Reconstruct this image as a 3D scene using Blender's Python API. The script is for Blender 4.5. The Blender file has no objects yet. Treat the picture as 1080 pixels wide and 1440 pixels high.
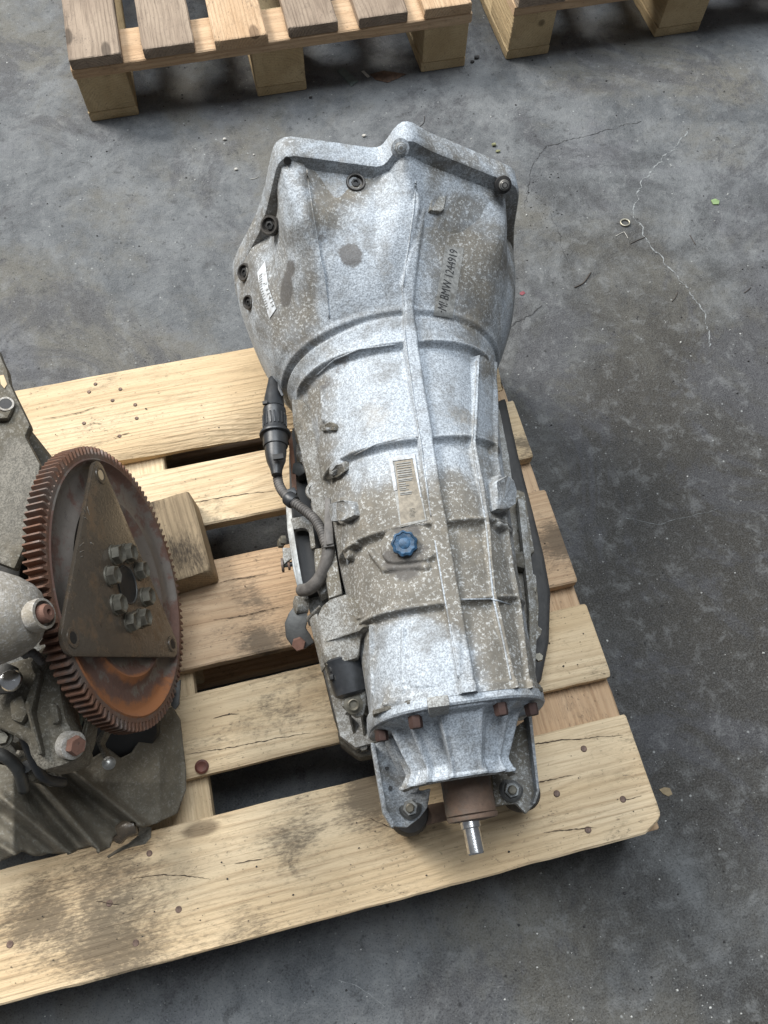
import bpy, bmesh, math, random
import numpy as np
from mathutils import Vector, Matrix, Euler
from mathutils.bvhtree import BVHTree
random.seed(7); rng = np.random.default_rng(7)
sc = bpy.context.scene
COL = sc.collection
# ------------------------------------------------------------------ camera
CAMR = (0.4221, -0.0140, -0.2332); CAMP = (0.8495, 0.0467, 1.0018); FPX = 1099.1
cam = bpy.data.cameras.new('camera'); camo = bpy.data.objects.new('camera', cam); COL.objects.link(camo)
camo.location = CAMP; camo.rotation_mode = 'XYZ'; camo.rotation_euler = CAMR
cam.sensor_fit = 'VERTICAL'; cam.sensor_height = 36.0; cam.lens = FPX / 1440 * 36.0
cam.clip_start = 0.02; cam.clip_end = 200
sc.camera = camo
# ------------------------------------------------------------------ light: hall with a big daylight opening
w = bpy.data.worlds.new('World'); sc.world = w; w.use_nodes = True
bg = w.node_tree.nodes['Background']; bg.inputs[0].default_value = (0.80, 0.84, 0.90, 1); bg.inputs[1].default_value = 0.21
def area(name, loc, aim, sx, sy, power, col):
    l = bpy.data.lights.new(name, 'AREA'); l.shape = 'RECTANGLE'; l.size = sx; l.size_y = sy; l.energy = power; l.color = col
    o = bpy.data.objects.new(name, l); COL.objects.link(o); o.location = loc
    o.rotation_euler = (Vector(aim) - Vector(loc)).to_track_quat('-Z', 'Y').to_euler(); return o
area('doorway_daylight', (-3.6, 5.2, 6.2), (0.8, 0.4, 0), 3.2, 2.8, 1170, (1.0, 0.968, 0.915))
area('roof_window', (1.4, 2.2, 6.5), (0.9, 0.3, 0), 4.0, 3.2, 520, (0.88, 0.94, 1.0))
sc.view_settings.view_transform = 'Standard'; sc.view_settings.look = 'None'
sc.view_settings.exposure = 0.0; sc.view_settings.gamma = 1.0
# ------------------------------------------------------------------ measuring: a sight line through a photo point, met with a height or a surface
CM = Euler(CAMR, 'XYZ').to_matrix(); CP = Vector(CAMP)
def sight(u, v): return (CM @ Vector(((u - 540) / FPX, -(v - 720) / FPX, -1))).normalized()
def W(u, v, z):
    d = sight(u, v); return CP + d * ((z - CP.z) / d.z)
# ------------------------------------------------------------------ node helpers
class NT:
    def __init__(s, name):
        s.m = bpy.data.materials.new(name); s.m.use_nodes = True; s.t = s.m.node_tree; s.b = s.t.nodes['Principled BSDF']
    def n(s, ty, **kw):
        x = s.t.nodes.new(ty)
        for k, v in kw.items(): setattr(x, k, v)
        return x
    def put(s, sock, v):
        if hasattr(v, 'is_output') or hasattr(v, 'links'): s.t.links.new(v, sock)
        else: sock.default_value = v
    def obj(s): return s.n('ShaderNodeTexCoord').outputs['Object']
    def attr(s, name): return s.n('ShaderNodeAttribute', attribute_name=name)
    def rnd(s): return s.n('ShaderNodeObjectInfo').outputs['Random']
    def mapp(s, vec, scale=(1, 1, 1), loc=(0, 0, 0)):
        x = s.n('ShaderNodeMapping'); s.put(x.inputs['Vector'], vec); s.put(x.inputs['Scale'], scale); s.put(x.inputs['Location'], loc); return x.outputs[0]
    def noise(s, vec, scale, detail=3, rough=.55, dist=0):
        x = s.n('ShaderNodeTexNoise'); s.put(x.inputs['Vector'], vec); x.inputs['Scale'].default_value = scale
        x.inputs['Detail'].default_value = detail; x.inputs['Roughness'].default_value = rough; x.inputs['Distortion'].default_value = dist
        return x.outputs['Fac']
    def voro(s, vec, scale, feature='F1'):
        x = s.n('ShaderNodeTexVoronoi', feature=feature); s.put(x.inputs['Vector'], vec); x.inputs['Scale'].default_value = scale
        return x
    def math(s, op, a, b=0.0, c=None, clamp=False):
        x = s.n('ShaderNodeMath', operation=op, use_clamp=clamp); s.put(x.inputs[0], a); s.put(x.inputs[1], b)
        if c is not None: s.put(x.inputs[2], c)
        return x.outputs[0]
    def step(s, a, lo, hi, to0=0.0, to1=1.0):
        x = s.n('ShaderNodeMapRange', interpolation_type='SMOOTHSTEP'); s.put(x.inputs[0], a)
        for i, v in enumerate((lo, hi, to0, to1)): s.put(x.inputs[i + 1], v)
        return x.outputs[0]
    def mix(s, f, a, b, mode='MIX'):
        x = s.n('ShaderNodeMix', data_type='RGBA', blend_type=mode); s.put(x.inputs[0], f)
        def c(v): return (*v, 1) if isinstance(v, tuple) and len(v) == 3 else v
        s.put(x.inputs[6], c(a)); s.put(x.inputs[7], c(b)); return x.outputs[2]
    def bump(s, h, strength, dist, nrm=None):
        x = s.n('ShaderNodeBump'); x.inputs['Strength'].default_value = strength; x.inputs['Distance'].default_value = dist
        s.put(x.inputs['Height'], h)
        if nrm is not None: s.put(x.inputs['Normal'], nrm)
        return x.outputs[0]
    def out(s, col, rough=.6, metal=0.0, nrm=None, spec=None):
        s.put(s.b.inputs['Base Color'], (*col, 1) if isinstance(col, tuple) else col); s.put(s.b.inputs['Roughness'], rough); s.put(s.b.inputs['Metallic'], metal)
        if nrm is not None: s.put(s.b.inputs['Normal'], nrm)
        if spec is not None: s.put(s.b.inputs['Specular IOR Level'], spec)
        return s.m
def cast_mat(name, light, dark, dust, dlo=.40, dhi=.60, metal=.05, rough=.60, big=9, fleck=(.56, .57, .56)):
    """weathered casting: pale oxide flecks that thin out where dust has settled"""
    s = NT(name); v = s.obj()
    g = s.noise(v, 560, 3, .7)
    f = s.math('ADD', s.math('MULTIPLY', s.noise(v, 250, 5, .68), .62), s.math('MULTIPLY', g, .38))
    d = s.attr('dust').outputs['Fac']; o = s.attr('oil').outputs['Fac']
    n1 = s.math('ADD', s.noise(v, big, 8, .68, .5), s.math('MULTIPLY', s.math('SUBTRACT', s.noise(v, 55, 4, .6), .5), .22))
    D = s.step(s.math('ADD', n1, s.math('MULTIPLY', d, .33)), dlo, dhi)
    md = s.step(f, .515, .60); mc = s.step(s.math('ADD', s.math('MULTIPLY', f, .5), s.math('MULTIPLY', g, .5)), .40, .60)
    lo = s.step(D, .0, .8); m_ = s.math('ADD', s.math('MULTIPLY', md, lo), s.math('MULTIPLY', mc, s.math('SUBTRACT', 1., lo)))
    dc = s.mix(s.noise(v, 45, 6, .7), tuple(c * .50 for c in dust), tuple(c * 1.45 for c in dust))
    under = s.mix(D, dark, dc)
    pale = s.mix(D, light, fleck)
    c = s.mix(s.math('MULTIPLY', m_, s.step(D, 0., 1., 1., .62)), under, pale)
    tone = s.noise(v, 24, 6, .65); c = s.mix(s.math('MULTIPLY', s.step(tone, .48, .66), .50), c, tuple(x * .6 for x in dust))
    c = s.mix(s.math('MULTIPLY', s.step(s.noise(v, 13, 5, .7), .56, .72), .35), c, (.30, .255, .19))
    of = s.step(s.math('ADD', o, s.math('MULTIPLY', s.math('SUBTRACT', s.noise(v, 130, 5, .75), .5), .8)), .40, .66)
    c = s.mix(s.math('MULTIPLY', of, .86), c, (.095, .088, .082))
    r = s.math('ADD', rough, s.math('MULTIPLY', D, .25), clamp=True)
    mt = s.math('MULTIPLY', s.math('SUBTRACT', 1.0, D), metal)
    b = s.bump(f, .6, .0012); b = s.bump(s.noise(v, 75, 5, .7), .55, .0022, b)
    return s.out(c, r, mt, b, .35)
def simple(name, col, rough=.6, metal=0., var=.25, scale=60, bump=.3, dirt=(.05, .045, .04), dirtamt=.4):
    s = NT(name); v = s.obj(); n = s.noise(v, scale, 5, .65)
    c = s.mix(s.step(n, .3, .7), tuple(x * (1 - var) for x in col), tuple(min(1, x * (1 + var)) for x in col))
    c = s.mix(s.math('MULTIPLY', s.step(s.noise(v, scale * .35, 6, .7), .5, .66), dirtamt), c, dirt)
    return s.out(c, rough, metal, s.bump(s.noise(v, scale * 6, 3), bump, .0006))
def rust_mat(name, rust, grey, lo=.42, hi=.6, rough=.8):
    s = NT(name); v = s.obj(); a = s.attr('rust').outputs['Fac']
    n = s.math('ADD', s.noise(v, 26, 8, .72), s.math('MULTIPLY', a, .4))
    f = s.step(n, lo, hi)
    rc = s.mix(s.noise(v, 190, 4, .7), tuple(c * .55 for c in rust), tuple(min(1, c * 1.45) for c in rust))
    rc = s.mix(s.step(s.math('ADD', a, s.math('MULTIPLY', s.math('SUBTRACT', s.noise(v, 75, 6, .75), .5), 1.3)), .40, .85), rc, (.27, .105, .038))
    gc = s.mix(s.noise(v, 90, 5, .7), tuple(c * .7 for c in grey), tuple(c * 1.25 for c in grey))
    c = s.mix(f, gc, rc)
    c = s.mix(s.math('MULTIPLY', s.step(s.noise(v, 60, 5, .75), .63, .70), .7), c, (.03, .022, .018))
    return s.out(c, s.step(f, 0., 1., rough - .3, rough), s.math('MULTIPLY', s.math('SUBTRACT', 1., f), .12), s.bump(s.noise(v, 260, 4, .7), .5, .0008))
def wood_mat(name, light, mid, dark, dirt=.35, dirtcol=(.07, .055, .04), grain=1.0, seed=0.0):
    s = NT(name); gc = s.attr('gc').outputs['Vector']; r = s.rnd()
    off = s.n('ShaderNodeCombineXYZ'); s.put(off.inputs[0], s.math('MULTIPLY', r, 37.0)); s.put(off.inputs[1], s.math('MULTIPLY', r, 11.0)); off.inputs[2].default_value = seed
    vec = s.n('ShaderNodeVectorMath', operation='ADD'); s.put(vec.inputs[0], gc); s.put(vec.inputs[1], off.outputs[0]); vec = vec.outputs[0]
    # growth rings round a wandering pith below the board
    sx = s.n('ShaderNodeSeparateXYZ'); s.put(sx.inputs[0], gc)
    wob = s.noise(s.mapp(vec, (1.6, 6, 6)), 1.0, 3, .5); wob2 = s.noise(s.mapp(vec, (5, 30, 30)), 1.0, 3, .5)
    cy = s.math('SUBTRACT', sx.outputs[1], s.math('MULTIPLY', s.math('SUBTRACT', s.math('FRACT', s.math('MULTIPLY', r, 7.3)), .35), .13))
    dz = s.math('ADD', sx.outputs[2], s.math('ADD', .018, s.math('MULTIPLY', wob, .05)))
    rad = s.math('SQRT', s.math('ADD', s.math('MULTIPLY', cy, cy), s.math('MULTIPLY', dz, dz)))
    ph = s.math('ADD', s.math('MULTIPLY', rad, 1150.0), s.math('MULTIPLY', wob2, 7.0))
    ring = s.math('MULTIPLY_ADD', s.math('SINE', ph), .5, .5)
    ring = s.math('POWER', ring, 2.2)
    streak = s.noise(s.mapp(vec, (9, 420, 420)), 1.0, 4, .6)
    tone = s.noise(s.mapp(vec, (3, 14, 14)), 1.0, 4, .6)
    c = s.mix(s.step(tone, .3, .7), light, mid)
    c = s.mix(s.math('MULTIPLY', ring, s.math('MULTIPLY', s.step(s.noise(s.mapp(vec, (4, 12, 12)), 1.0, 3), .3, .7, .35, 1.), .36 * grain)), c, dark)
    c = s.mix(s.math('MULTIPLY', s.step(streak, .48, .72), .50), c, dark)
    # knots
    vo = s.voro(s.mapp(vec, (4.2, 11, 11)), 1.0); kd = vo.outputs['Distance']
    kn = s.step(kd, .085, .13, 1.0, 0.0)
    keep = s.math('GREATER_THAN', s.n('ShaderNodeSeparateColor').outputs[0], 2.0)
    sc_ = s.n('ShaderNodeSeparateColor'); s.put(sc_.inputs[0], vo.outputs['Color'])
    keep = s.math('GREATER_THAN', sc_.outputs[0], .55)
    kn = s.math('MULTIPLY', kn, keep)
    c = s.mix(s.math('MULTIPLY', kn, .7), c, tuple(x * .35 for x in dark))
    # handling dirt
    gx = s.mapp(vec, (9, 16, 16)); big = s.noise(gx, 1.0, 9, .80, .5); fine = s.noise(s.mapp(vec, (130, 420, 420)), 1.0, 4, .7)
    df = s.math('ADD', big, s.math('MULTIPLY', s.math('SUBTRACT', fine, .5), .5))
    df = s.math('ADD', df, s.math('MULTIPLY', s.attr('dirt').outputs['Fac'], .30)); sp = s.step(s.math('ADD', s.noise(s.mapp(vec, (160, 260, 260)), 1.0, 4, .7), s.math('MULTIPLY', big, .35)), .80, .86)
    c = s.mix(s.math('MULTIPLY', s.step(df, .54, .84), dirt), c, dirtcol); c = s.mix(s.math('MULTIPLY', s.step(s.noise(s.mapp(vec, (26, 60, 60)), 1.0, 8, .82, .6), .52, .68), .38), c, tuple(x * .45 for x in mid))
    c = s.mix(s.math('MULTIPLY', sp, .55), c, dirtcol)
    pores = s.step(s.noise(s.mapp(vec, (60, 900, 900)), 1.0, 2), .66, .72)
    c = s.mix(s.math('MULTIPLY', pores, .35), c, dirtcol)
    h = s.math('ADD', s.math('MULTIPLY', streak, .7), s.math('MULTIPLY', ring, .25))
    h = s.math('ADD', h, s.math('MULTIPLY', s.noise(s.mapp(vec, (60, 200, 200)), 1.0, 4), .6))
    return s.out(c, .78, 0., s.bump(h, .8, .0020), .3)
M = {}
M['cast'] = cast_mat('oxidised_cast_aluminium', (.455, .50, .545), (.225, .245, .268), (.172, .158, .134), .38, .74, .05, .6, 9, (.60, .61, .60))
M['cast_dusty'] = cast_mat('dusty_cast_aluminium', (.40, .41, .40), (.19, .185, .175), (.145, .13, .102), .36, .62)
M['cast_dark'] = cast_mat('oily_cast_aluminium', (.15, .145, .13), (.055, .052, .046), (.085, .075, .055), .40, .58, .2, .5, 9, (.2, .19, .17))
M['cast_engine'] = cast_mat('grimy_engine_alloy', (.165, .15, .122), (.068, .062, .05), (.10, .087, .063), .40, .58, .15, .55, 9, (.25, .24, .21))
M['cast_starter'] = cast_mat('starter_alloy', (.46, .44, .41), (.29, .27, .24), (.24, .21, .165), .45, .64, .3, .5, 9, (.45, .43, .40))
M['socket'] = simple('socket_shade', (.045, .040, .035), .5, .2, .4, 150)  # dark colour painted in for the shade inside the bolt sockets
M['pan'] = simple('black_pan_steel', (.022, .021, .020), .45, .2, .3, 40, .3, (.06, .052, .042), .5)
M['sheet'] = cast_mat('dusty_pan_sheet', (.20, .185, .15), (.115, .106, .084), (.135, .118, .088), .40, .6, .12, .6, 9, (.22, .21, .185))
M['dark_steel'] = simple('dark_grey_steel', (.075, .075, .072), .5, .5, .3, 50)
M['grey_steel'] = simple('grey_bracket_steel', (.25, .26, .26), .5, .5, .3, 70, .3, (.09, .075, .06), .5)
M['black_plastic'] = simple('black_plastic', (.020, .022, .025), .42, 0., .35, 50, .2, (.06, .055, .05), .35)
M['conduit'] = simple('dusty_conduit', (.10, .092, .085), .6, 0., .3, 120, .2, (.05, .045, .04), .3)
M['rubber'] = simple('black_rubber', (.015, .014, .014), .7)
M['hole'] = simple('hole_shade', (.008, .008, .008), .6)  # near black, stands for the shade inside holes, windows and gaps
M['blue_cap'] = simple('blue_plastic_cap', (.020, .062, .120), .5, 0., .5, 170, .3, (.10, .10, .10), .75)
M['rust_bolt'] = rust_mat('rusty_bolt', (.15, .075, .052), (.12, .095, .08), .3, .5)
M['rust_dark'] = rust_mat('dark_rusty_screw', (.042, .020, .015), (.03, .024, .02), .3, .5)
M['rust'] = rust_mat('rusted_steel', (.115, .062, .046), (.15, .13, .112), .50, .62)
M['rust_gear'] = rust_mat('rusted_ring_gear', (.130, .062, .036), (.13, .10, .085), .36, .56)
M['rust_plate'] = rust_mat('stained_steel_plate', (.14, .088, .048), (.088, .070, .052), .50, .68, .55)
M['rust_shaft'] = rust_mat('rusty_output_flange', (.125, .080, .055), (.10, .085, .07), .35, .55, .7)
M['chrome'] = simple('bright_steel', (.62, .62, .62), .22, 1., .15, 80, .1, (.2, .18, .16), .3)
M['worn_bolt'] = simple('worn_zinc_bolt', (.42, .41, .38), .35, .8, .3, 120, .3, (.12, .1, .08), .5)
M['olive_bolt'] = simple('dull_steel_bolt', (.135, .125, .10), .5, .5, .25, 130, .3, (.07, .055, .04), .4)
M['white_label'] = simple('white_label', (.56, .58, .60), .6, 0., .2, 230, .2, (.28, .27, .25), .6)
M['grey_label'] = simple('grey_label', (.25, .25, .238), .6, 0, .3, 260, .3, (.15, .14, .12), .7)
M['pale_edge'] = simple('pale_sticker_edge', (.40, .42, .44), .6, 0, .25, 260, .3, (.22, .2, .18), .7)
M['ink'] = simple('black_print', (.035, .035, .037), .6, 0, .2, 300, .1, (.1, .1, .1), .2)
M['fade_ink'] = simple('faded_print', (.20, .20, .19), .6, 0, .2, 300, .1, (.3, .28, .25), .5)
M['brown_film'] = simple('dusty_label_film', (.215, .188, .148), .7, 0, .3, 160, .2, (.15, .13, .10), .5)
M['wood'] = wood_mat('new_pine', (.64, .512, .340), (.535, .400, .240), (.29, .19, .105), .80)
M['wood_pink'] = wood_mat('pink_pine', (.53, .385, .25), (.44, .295, .175), (.24, .14, .075), .78)
M['wood_old'] = wood_mat('weathered_pine', (.32, .252, .19), (.20, .150, .112), (.085, .060, .042), .95, (.06, .048, .04), 1.0)
M['wood_block'] = wood_mat('chip_block', (.54, .42, .25), (.42, .31, .17), (.25, .17, .09), .6, (.09, .065, .04), .6)
M['wood_rough'] = wood_mat('rough_sawn_block', (.33, .25, .155), (.21, .155, .095), (.085, .058, .035), 1.0, (.045, .033, .022), 1.4)
M['nail'] = simple('rusty_nail', (.13, .085, .065), .6, .4, .4, 200)
def floor_mat():
    s = NT('workshop_asphalt'); v = s.obj()
    b = s.noise(v, 7, 9, .72, .4); g = s.noise(v, 420, 3, .65); g2 = s.noise(v, 95, 6, .75); m1 = s.noise(v, 30, 7, .75, .3)
    sep = s.n('ShaderNodeSeparateXYZ'); s.put(sep.inputs[0], v)
    c = s.mix(s.step(b, .34, .66), (.075, .081, .088), (.175, .182, .186))
    c = s.mix(s.math('MULTIPLY', s.step(s.noise(v, 1.7, 6, .7, .8), .5, .62), .5), c, (.135, .135, .150))
    br = s.step(s.noise(v, 2.4, 8, .66, .3), .46, .60)
    c = s.mix(s.math('MULTIPLY', br, .75), c, (.125, .115, .092))
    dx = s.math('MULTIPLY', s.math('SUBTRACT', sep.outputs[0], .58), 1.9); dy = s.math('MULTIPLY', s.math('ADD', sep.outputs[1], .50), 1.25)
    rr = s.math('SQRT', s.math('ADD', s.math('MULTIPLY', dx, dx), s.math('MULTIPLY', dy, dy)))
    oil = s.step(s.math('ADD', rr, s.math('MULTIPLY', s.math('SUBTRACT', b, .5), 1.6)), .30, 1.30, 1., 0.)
    c = s.mix(s.math('MULTIPLY', oil, .92), c, (.030, .026, .021))  # oil stain, with the gearbox's soft shadow painted into the colour too
    c = s.mix(s.math('MULTIPLY', s.step(s.noise(v, 3.6, 8, .76, .6), .51, .60), .72), c, (.062, .062, .068))
    c = s.mix(s.math('MULTIPLY', s.step(m1, .5, .68), .40), c, (.23, .235, .235))
    c = s.mix(s.math('MULTIPLY', s.step(m1, .34, .44, 1., 0.), .55), c, (.030, .030, .032))
    c = s.mix(s.math('MULTIPLY', s.step(g, .42, .66), .26), c, (.20, .205, .20))
    c = s.mix(s.math('MULTIPLY', s.step(g, .34, .44, 1., 0.), .5), c, (.02, .02, .022))
    c = s.mix(s.math('MULTIPLY', s.step(g2, .56, .70), .26), c, (.22, .225, .22))
    c = s.mix(s.math('MULTIPLY', s.step(g2, .32, .42, 1., 0.), .6), c, (.025, .025, .027))
    for sc_, keep, col, amt in ((70, .88, (.38, .39, .38), .65), (160, .90, (.46, .47, .46), .6), (48, .9, (.02, .02, .02), .8)):
        sp = s.voro(v, sc_); spc = s.n('ShaderNodeSeparateColor'); s.put(spc.inputs[0], sp.outputs['Color'])
        f = s.math('MULTIPLY', s.step(sp.outputs['Distance'], .04, .17, 1., 0.), s.math('GREATER_THAN', spc.outputs[0], keep))
        c = s.mix(s.math('MULTIPLY', f, amt), c, col)
    ch = s.step(s.noise(v, 13, 9, .82, .8), .655, .73)
    c = s.mix(s.math('MULTIPLY', ch, .55), c, (.36, .37, .365)); c = s.mix(s.math('MULTIPLY', s.step(s.noise(v, 5, 9, .85, 1.2), .60, .72), .35), c, (.25, .255, .25))
    h = s.math('ADD', s.math('MULTIPLY', g2, 1.0), s.math('MULTIPLY', g, .4)); h = s.math('ADD', h, s.math('MULTIPLY', m1, 1.2))
    nrm = s.bump(h, .7, .005); nrm = s.bump(b, .35, .02, nrm)
    return s.out(c, s.step(b, .3, .7, .62, .85), 0., nrm, .35)
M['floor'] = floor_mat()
# ------------------------------------------------------------------ object helpers
def root_of(o):
    while o.parent: o = o.parent
    return o
def thing(name, label, cat, loc, group=None):
    o = bpy.data.objects.new(name, None); COL.objects.link(o); o.location = loc; o.empty_display_size = .05
    o['label'] = label; o['category'] = cat
    if group: o['group'] = group
    return o
def mk(name, verts, faces, mat, parent=None, smooth=False, attrs=None, label=None, kind=None, loc=None):
    """verts in world metres; they are stored relative to the thing's own origin"""
    V = np.asarray([tuple(v) for v in verts], float) if not isinstance(verts, np.ndarray) else verts
    if parent is not None: off = np.array(root_of(parent).location)
    else: off = np.array(loc if loc is not None else (0, 0, 0))
    me = bpy.data.meshes.new(name)
    me.from_pydata((V - off).tolist(), [], faces if isinstance(faces, list) else faces.tolist()); me.materials.append(mat if not isinstance(mat, str) else M[mat])
    if smooth: me.polygons.foreach_set('use_smooth', [True] * len(me.polygons))
    for k, a in (attrs or {}).items():
        a = np.asarray(a, float)
        if a.ndim == 1: at = me.attributes.new(k, 'FLOAT', 'POINT'); at.data.foreach_set('value', a)
        else: at = me.attributes.new(k, 'FLOAT_VECTOR', 'POINT'); at.data.foreach_set('vector', a.ravel())
    me.update()
    o = bpy.data.objects.new(name, me); COL.objects.link(o)
    if parent is not None: o.parent = parent
    else: o.location = off
    if label: o['label'] = label
    if kind: o['kind'] = kind
    return o
def tag(o, label, cat, group=None):
    o['label'] = label; o['category'] = cat
    if group: o['group'] = group
    return o
def recalc(o, bevel=0, seg=2, angle=25):
    bm = bmesh.new(); bm.from_mesh(o.data)
    bmesh.ops.remove_doubles(bm, verts=bm.verts, dist=1e-6)
    bmesh.ops.recalc_face_normals(bm, faces=bm.faces)
    if bevel:
        es = [e for e in bm.edges if len(e.link_faces) == 2 and e.calc_face_angle(0) > math.radians(angle)]
        bmesh.ops.bevel(bm, geom=es, offset=bevel, offset_type='OFFSET', segments=seg, profile=.6, affect='EDGES', clamp_overlap=True)
    bm.to_mesh(o.data); bm.free()
    o.data.polygons.foreach_set('use_smooth', [True] * len(o.data.polygons))
    o.data.set_sharp_from_angle(angle=math.radians(35))
    return o
def slab(name, pts, thick, mat, parent, bevel=.0015, label=None, direction=(0, 0, -1), attrs=None):
    """plate or block: pts = (u, v, z) sight points of its upper outline, or Vectors"""
    P_ = [p if isinstance(p, Vector) else W(*p) for p in pts]; d = Vector(direction).normalized() * thick
    n = len(P_); V = [tuple(p) for p in P_] + [tuple(p + d) for p in P_]
    F = [list(range(n)), list(range(2 * n - 1, n - 1, -1))] + [[i, i + n, (i + 1) % n + n, (i + 1) % n] for i in range(n)]
    o = mk(name, V, F, mat, parent, label=label); return recalc(o, bevel)
def frame(axis):
    a = Vector(axis).normalized(); b = a.orthogonal().normalized(); return a, b, a.cross(b)
def lathe(name, base, axis, prof, mat, parent, n=24, label=None, polygon=None, kind=None, tw=0):
    """prof: (radius, height along axis) from base; polygon: radius factor by angle"""
    a, b, c = frame(axis); base = Vector(base); V = []; F = []
    for (r, h) in prof:
        for i in range(n):
            t = 2 * math.pi * i / n + tw; k = polygon(t - tw, r) if polygon else 1
            V.append(base + a * h + (b * math.cos(t) + c * math.sin(t)) * max(r * k, 1e-5))
    for j in range(len(prof) - 1):
        for i in range(n): F.append([j * n + i, j * n + (i + 1) % n, (j + 1) * n + (i + 1) % n, (j + 1) * n + i])
    F.append(list(range(n))[::-1]); F.append([(len(prof) - 1) * n + i for i in range(n)])
    o = mk(name, V, F, mat, parent, label=label); return recalc(o)
def hexa(name, base, axis, r, h, mat, parent, tw=0.3, dome=True, label=None):
    o = lathe(name, base, axis, [(r, 0), (r, h * .82), (r * .88, h)] if dome else [(r, 0), (r, h)], mat, parent, 6, label=label, tw=tw)
    return o
def tube(name, pts, r, mat, parent, n=10, ribs=None, label=None, sub=6):
    P_ = [Vector(p) for p in pts]; C = []
    for i in range(len(P_) - 1):
        p0 = P_[max(i - 1, 0)]; p1 = P_[i]; p2 = P_[i + 1]; p3 = P_[min(i + 2, len(P_) - 1)]
        for k in range(sub):
            t = k / sub; C.append(.5 * ((2 * p1) + (p2 - p0) * t + (2 * p0 - 5 * p1 + 4 * p2 - p3) * t * t + (-p0 + 3 * p1 - 3 * p2 + p3) * t ** 3))
    C.append(P_[-1]); V = []; F = []; L = 0
    if ribs:   # resample evenly so each corrugation gets a crest and a root
        D = [C[0]]; st = ribs / 4; acc = 0
        for i in range(1, len(C)):
            seg = (C[i] - C[i - 1]).length; pos = st - acc
            while pos <= seg: D.append(C[i - 1].lerp(C[i], pos / seg)); pos += st
            acc = seg - (pos - st)
        C = D
    up = Vector((0, 0, 1))
    for j, c in enumerate(C):
        t = (C[min(j + 1, len(C) - 1)] - C[max(j - 1, 0)]).normalized(); b = t.cross(up).normalized(); u = b.cross(t)
        rr = r * ((1.0, .98, .78, .80)[j % 4] if ribs else 1)
        for i in range(n):
            q = 2 * math.pi * i / n; V.append(c + (b * math.cos(q) + u * math.sin(q)) * rr)
    for j in range(len(C) - 1):
        for i in range(n): F.append([j * n + i, j * n + (i + 1) % n, (j + 1) * n + (i + 1) % n, (j + 1) * n + i])
    F.append(list(range(n))[::-1]); F.append([(len(C) - 1) * n + i for i in range(n)])
    return mk(name, V, F, mat, parent, smooth=True, label=label)
def segdist(V, poly):
    P_ = np.array([tuple(p) for p in poly]); best = np.full(len(V), 1e9)
    if len(P_) == 1: return np.linalg.norm(V - P_[0], axis=1)
    for a, b in zip(P_[:-1], P_[1:]):
        ab = b - a; t = np.clip(((V - a) @ ab) / (ab @ ab + 1e-12), 0, 1); d = np.linalg.norm(V - a - t[:, None] * ab, axis=1); best = np.minimum(best, d)
    return best
def ss(x, a, b):
    t = np.clip((x - a) / (b - a), 0, 1); return t * t * (3 - 2 * t)
# ------------------------------------------------------------------ setting: the floor
FZ = -.144
bm = bmesh.new(); bmesh.ops.create_grid(bm, x_segments=24, y_segments=24, size=12)
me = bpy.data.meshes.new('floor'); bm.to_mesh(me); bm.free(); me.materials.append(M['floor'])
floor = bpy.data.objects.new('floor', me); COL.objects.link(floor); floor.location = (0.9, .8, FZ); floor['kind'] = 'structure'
def ribbon(name, px, wmin, wmax, mat, jag=.003):
    P_ = [W(u, v, FZ) for u, v in px]; V = []; F = []; C = []
    for a, b in zip(P_[:-1], P_[1:]):
        n = max(2, int((b - a).length / .004))
        for k in range(n): C.append(a.lerp(b, k / n))
    dx = dy = 0
    for i, c in enumerate(C):
        dx = dx * .8 + random.uniform(-jag, jag) * .5; dy = dy * .8 + random.uniform(-jag, jag) * .5
        t = (C[min(i + 1, len(C) - 1)] - C[max(i - 1, 0)]).normalized(); s_ = Vector((-t.y, t.x, 0)); w_ = random.uniform(wmin, wmax) / 2
        V += [c + s_ * w_ + Vector((dx, dy, .0007)), c - s_ * w_ * random.uniform(.2, 1) + Vector((dx, dy, .0007))]
    for i in range(len(C) - 1): F.append([2 * i, 2 * i + 1, 2 * i + 3, 2 * i + 2])
    o = mk(name, V, F, mat, floor); return o
M['crack'] = simple('dark_crack', (.035, .035, .036), .9)
M['chalk'] = simple('chalky_crack_edge', (.23, .24, .24), .9, 0, .4, 300, .3, (.08, .08, .085), .9)
ribbon('crack', [(738, 292), (745, 255), (752, 225), (770, 205), (800, 198), (835, 190), (880, 178), (905, 168)], .0003, .0022, 'crack', .005)
ribbon('crack', [(775, 300), (788, 325), (790, 350), (800, 372)], .0003, .0014, 'crack', .005)
ribbon('crack', [(702, 490), (712, 470), (740, 445), (765, 428)], .0005, .003, 'crack', .005)
ribbon('chalk_line', [(968, 185), (945, 212), (905, 252), (893, 285), (890, 305), (908, 335), (935, 372), (965, 400), (985, 428), (997, 465), (1000, 490)], .0003, .0042, 'chalk', .006)
ribbon('chalk_line', [(470, 1376), (500, 1385), (520, 1398), (545, 1420)], .0004, .0009, 'chalk', .001)
ribbon('chalk_line', [(880, 728), (925, 738), (975, 725), (1010, 716)], .0002, .001, 'chalk', .002)
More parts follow.
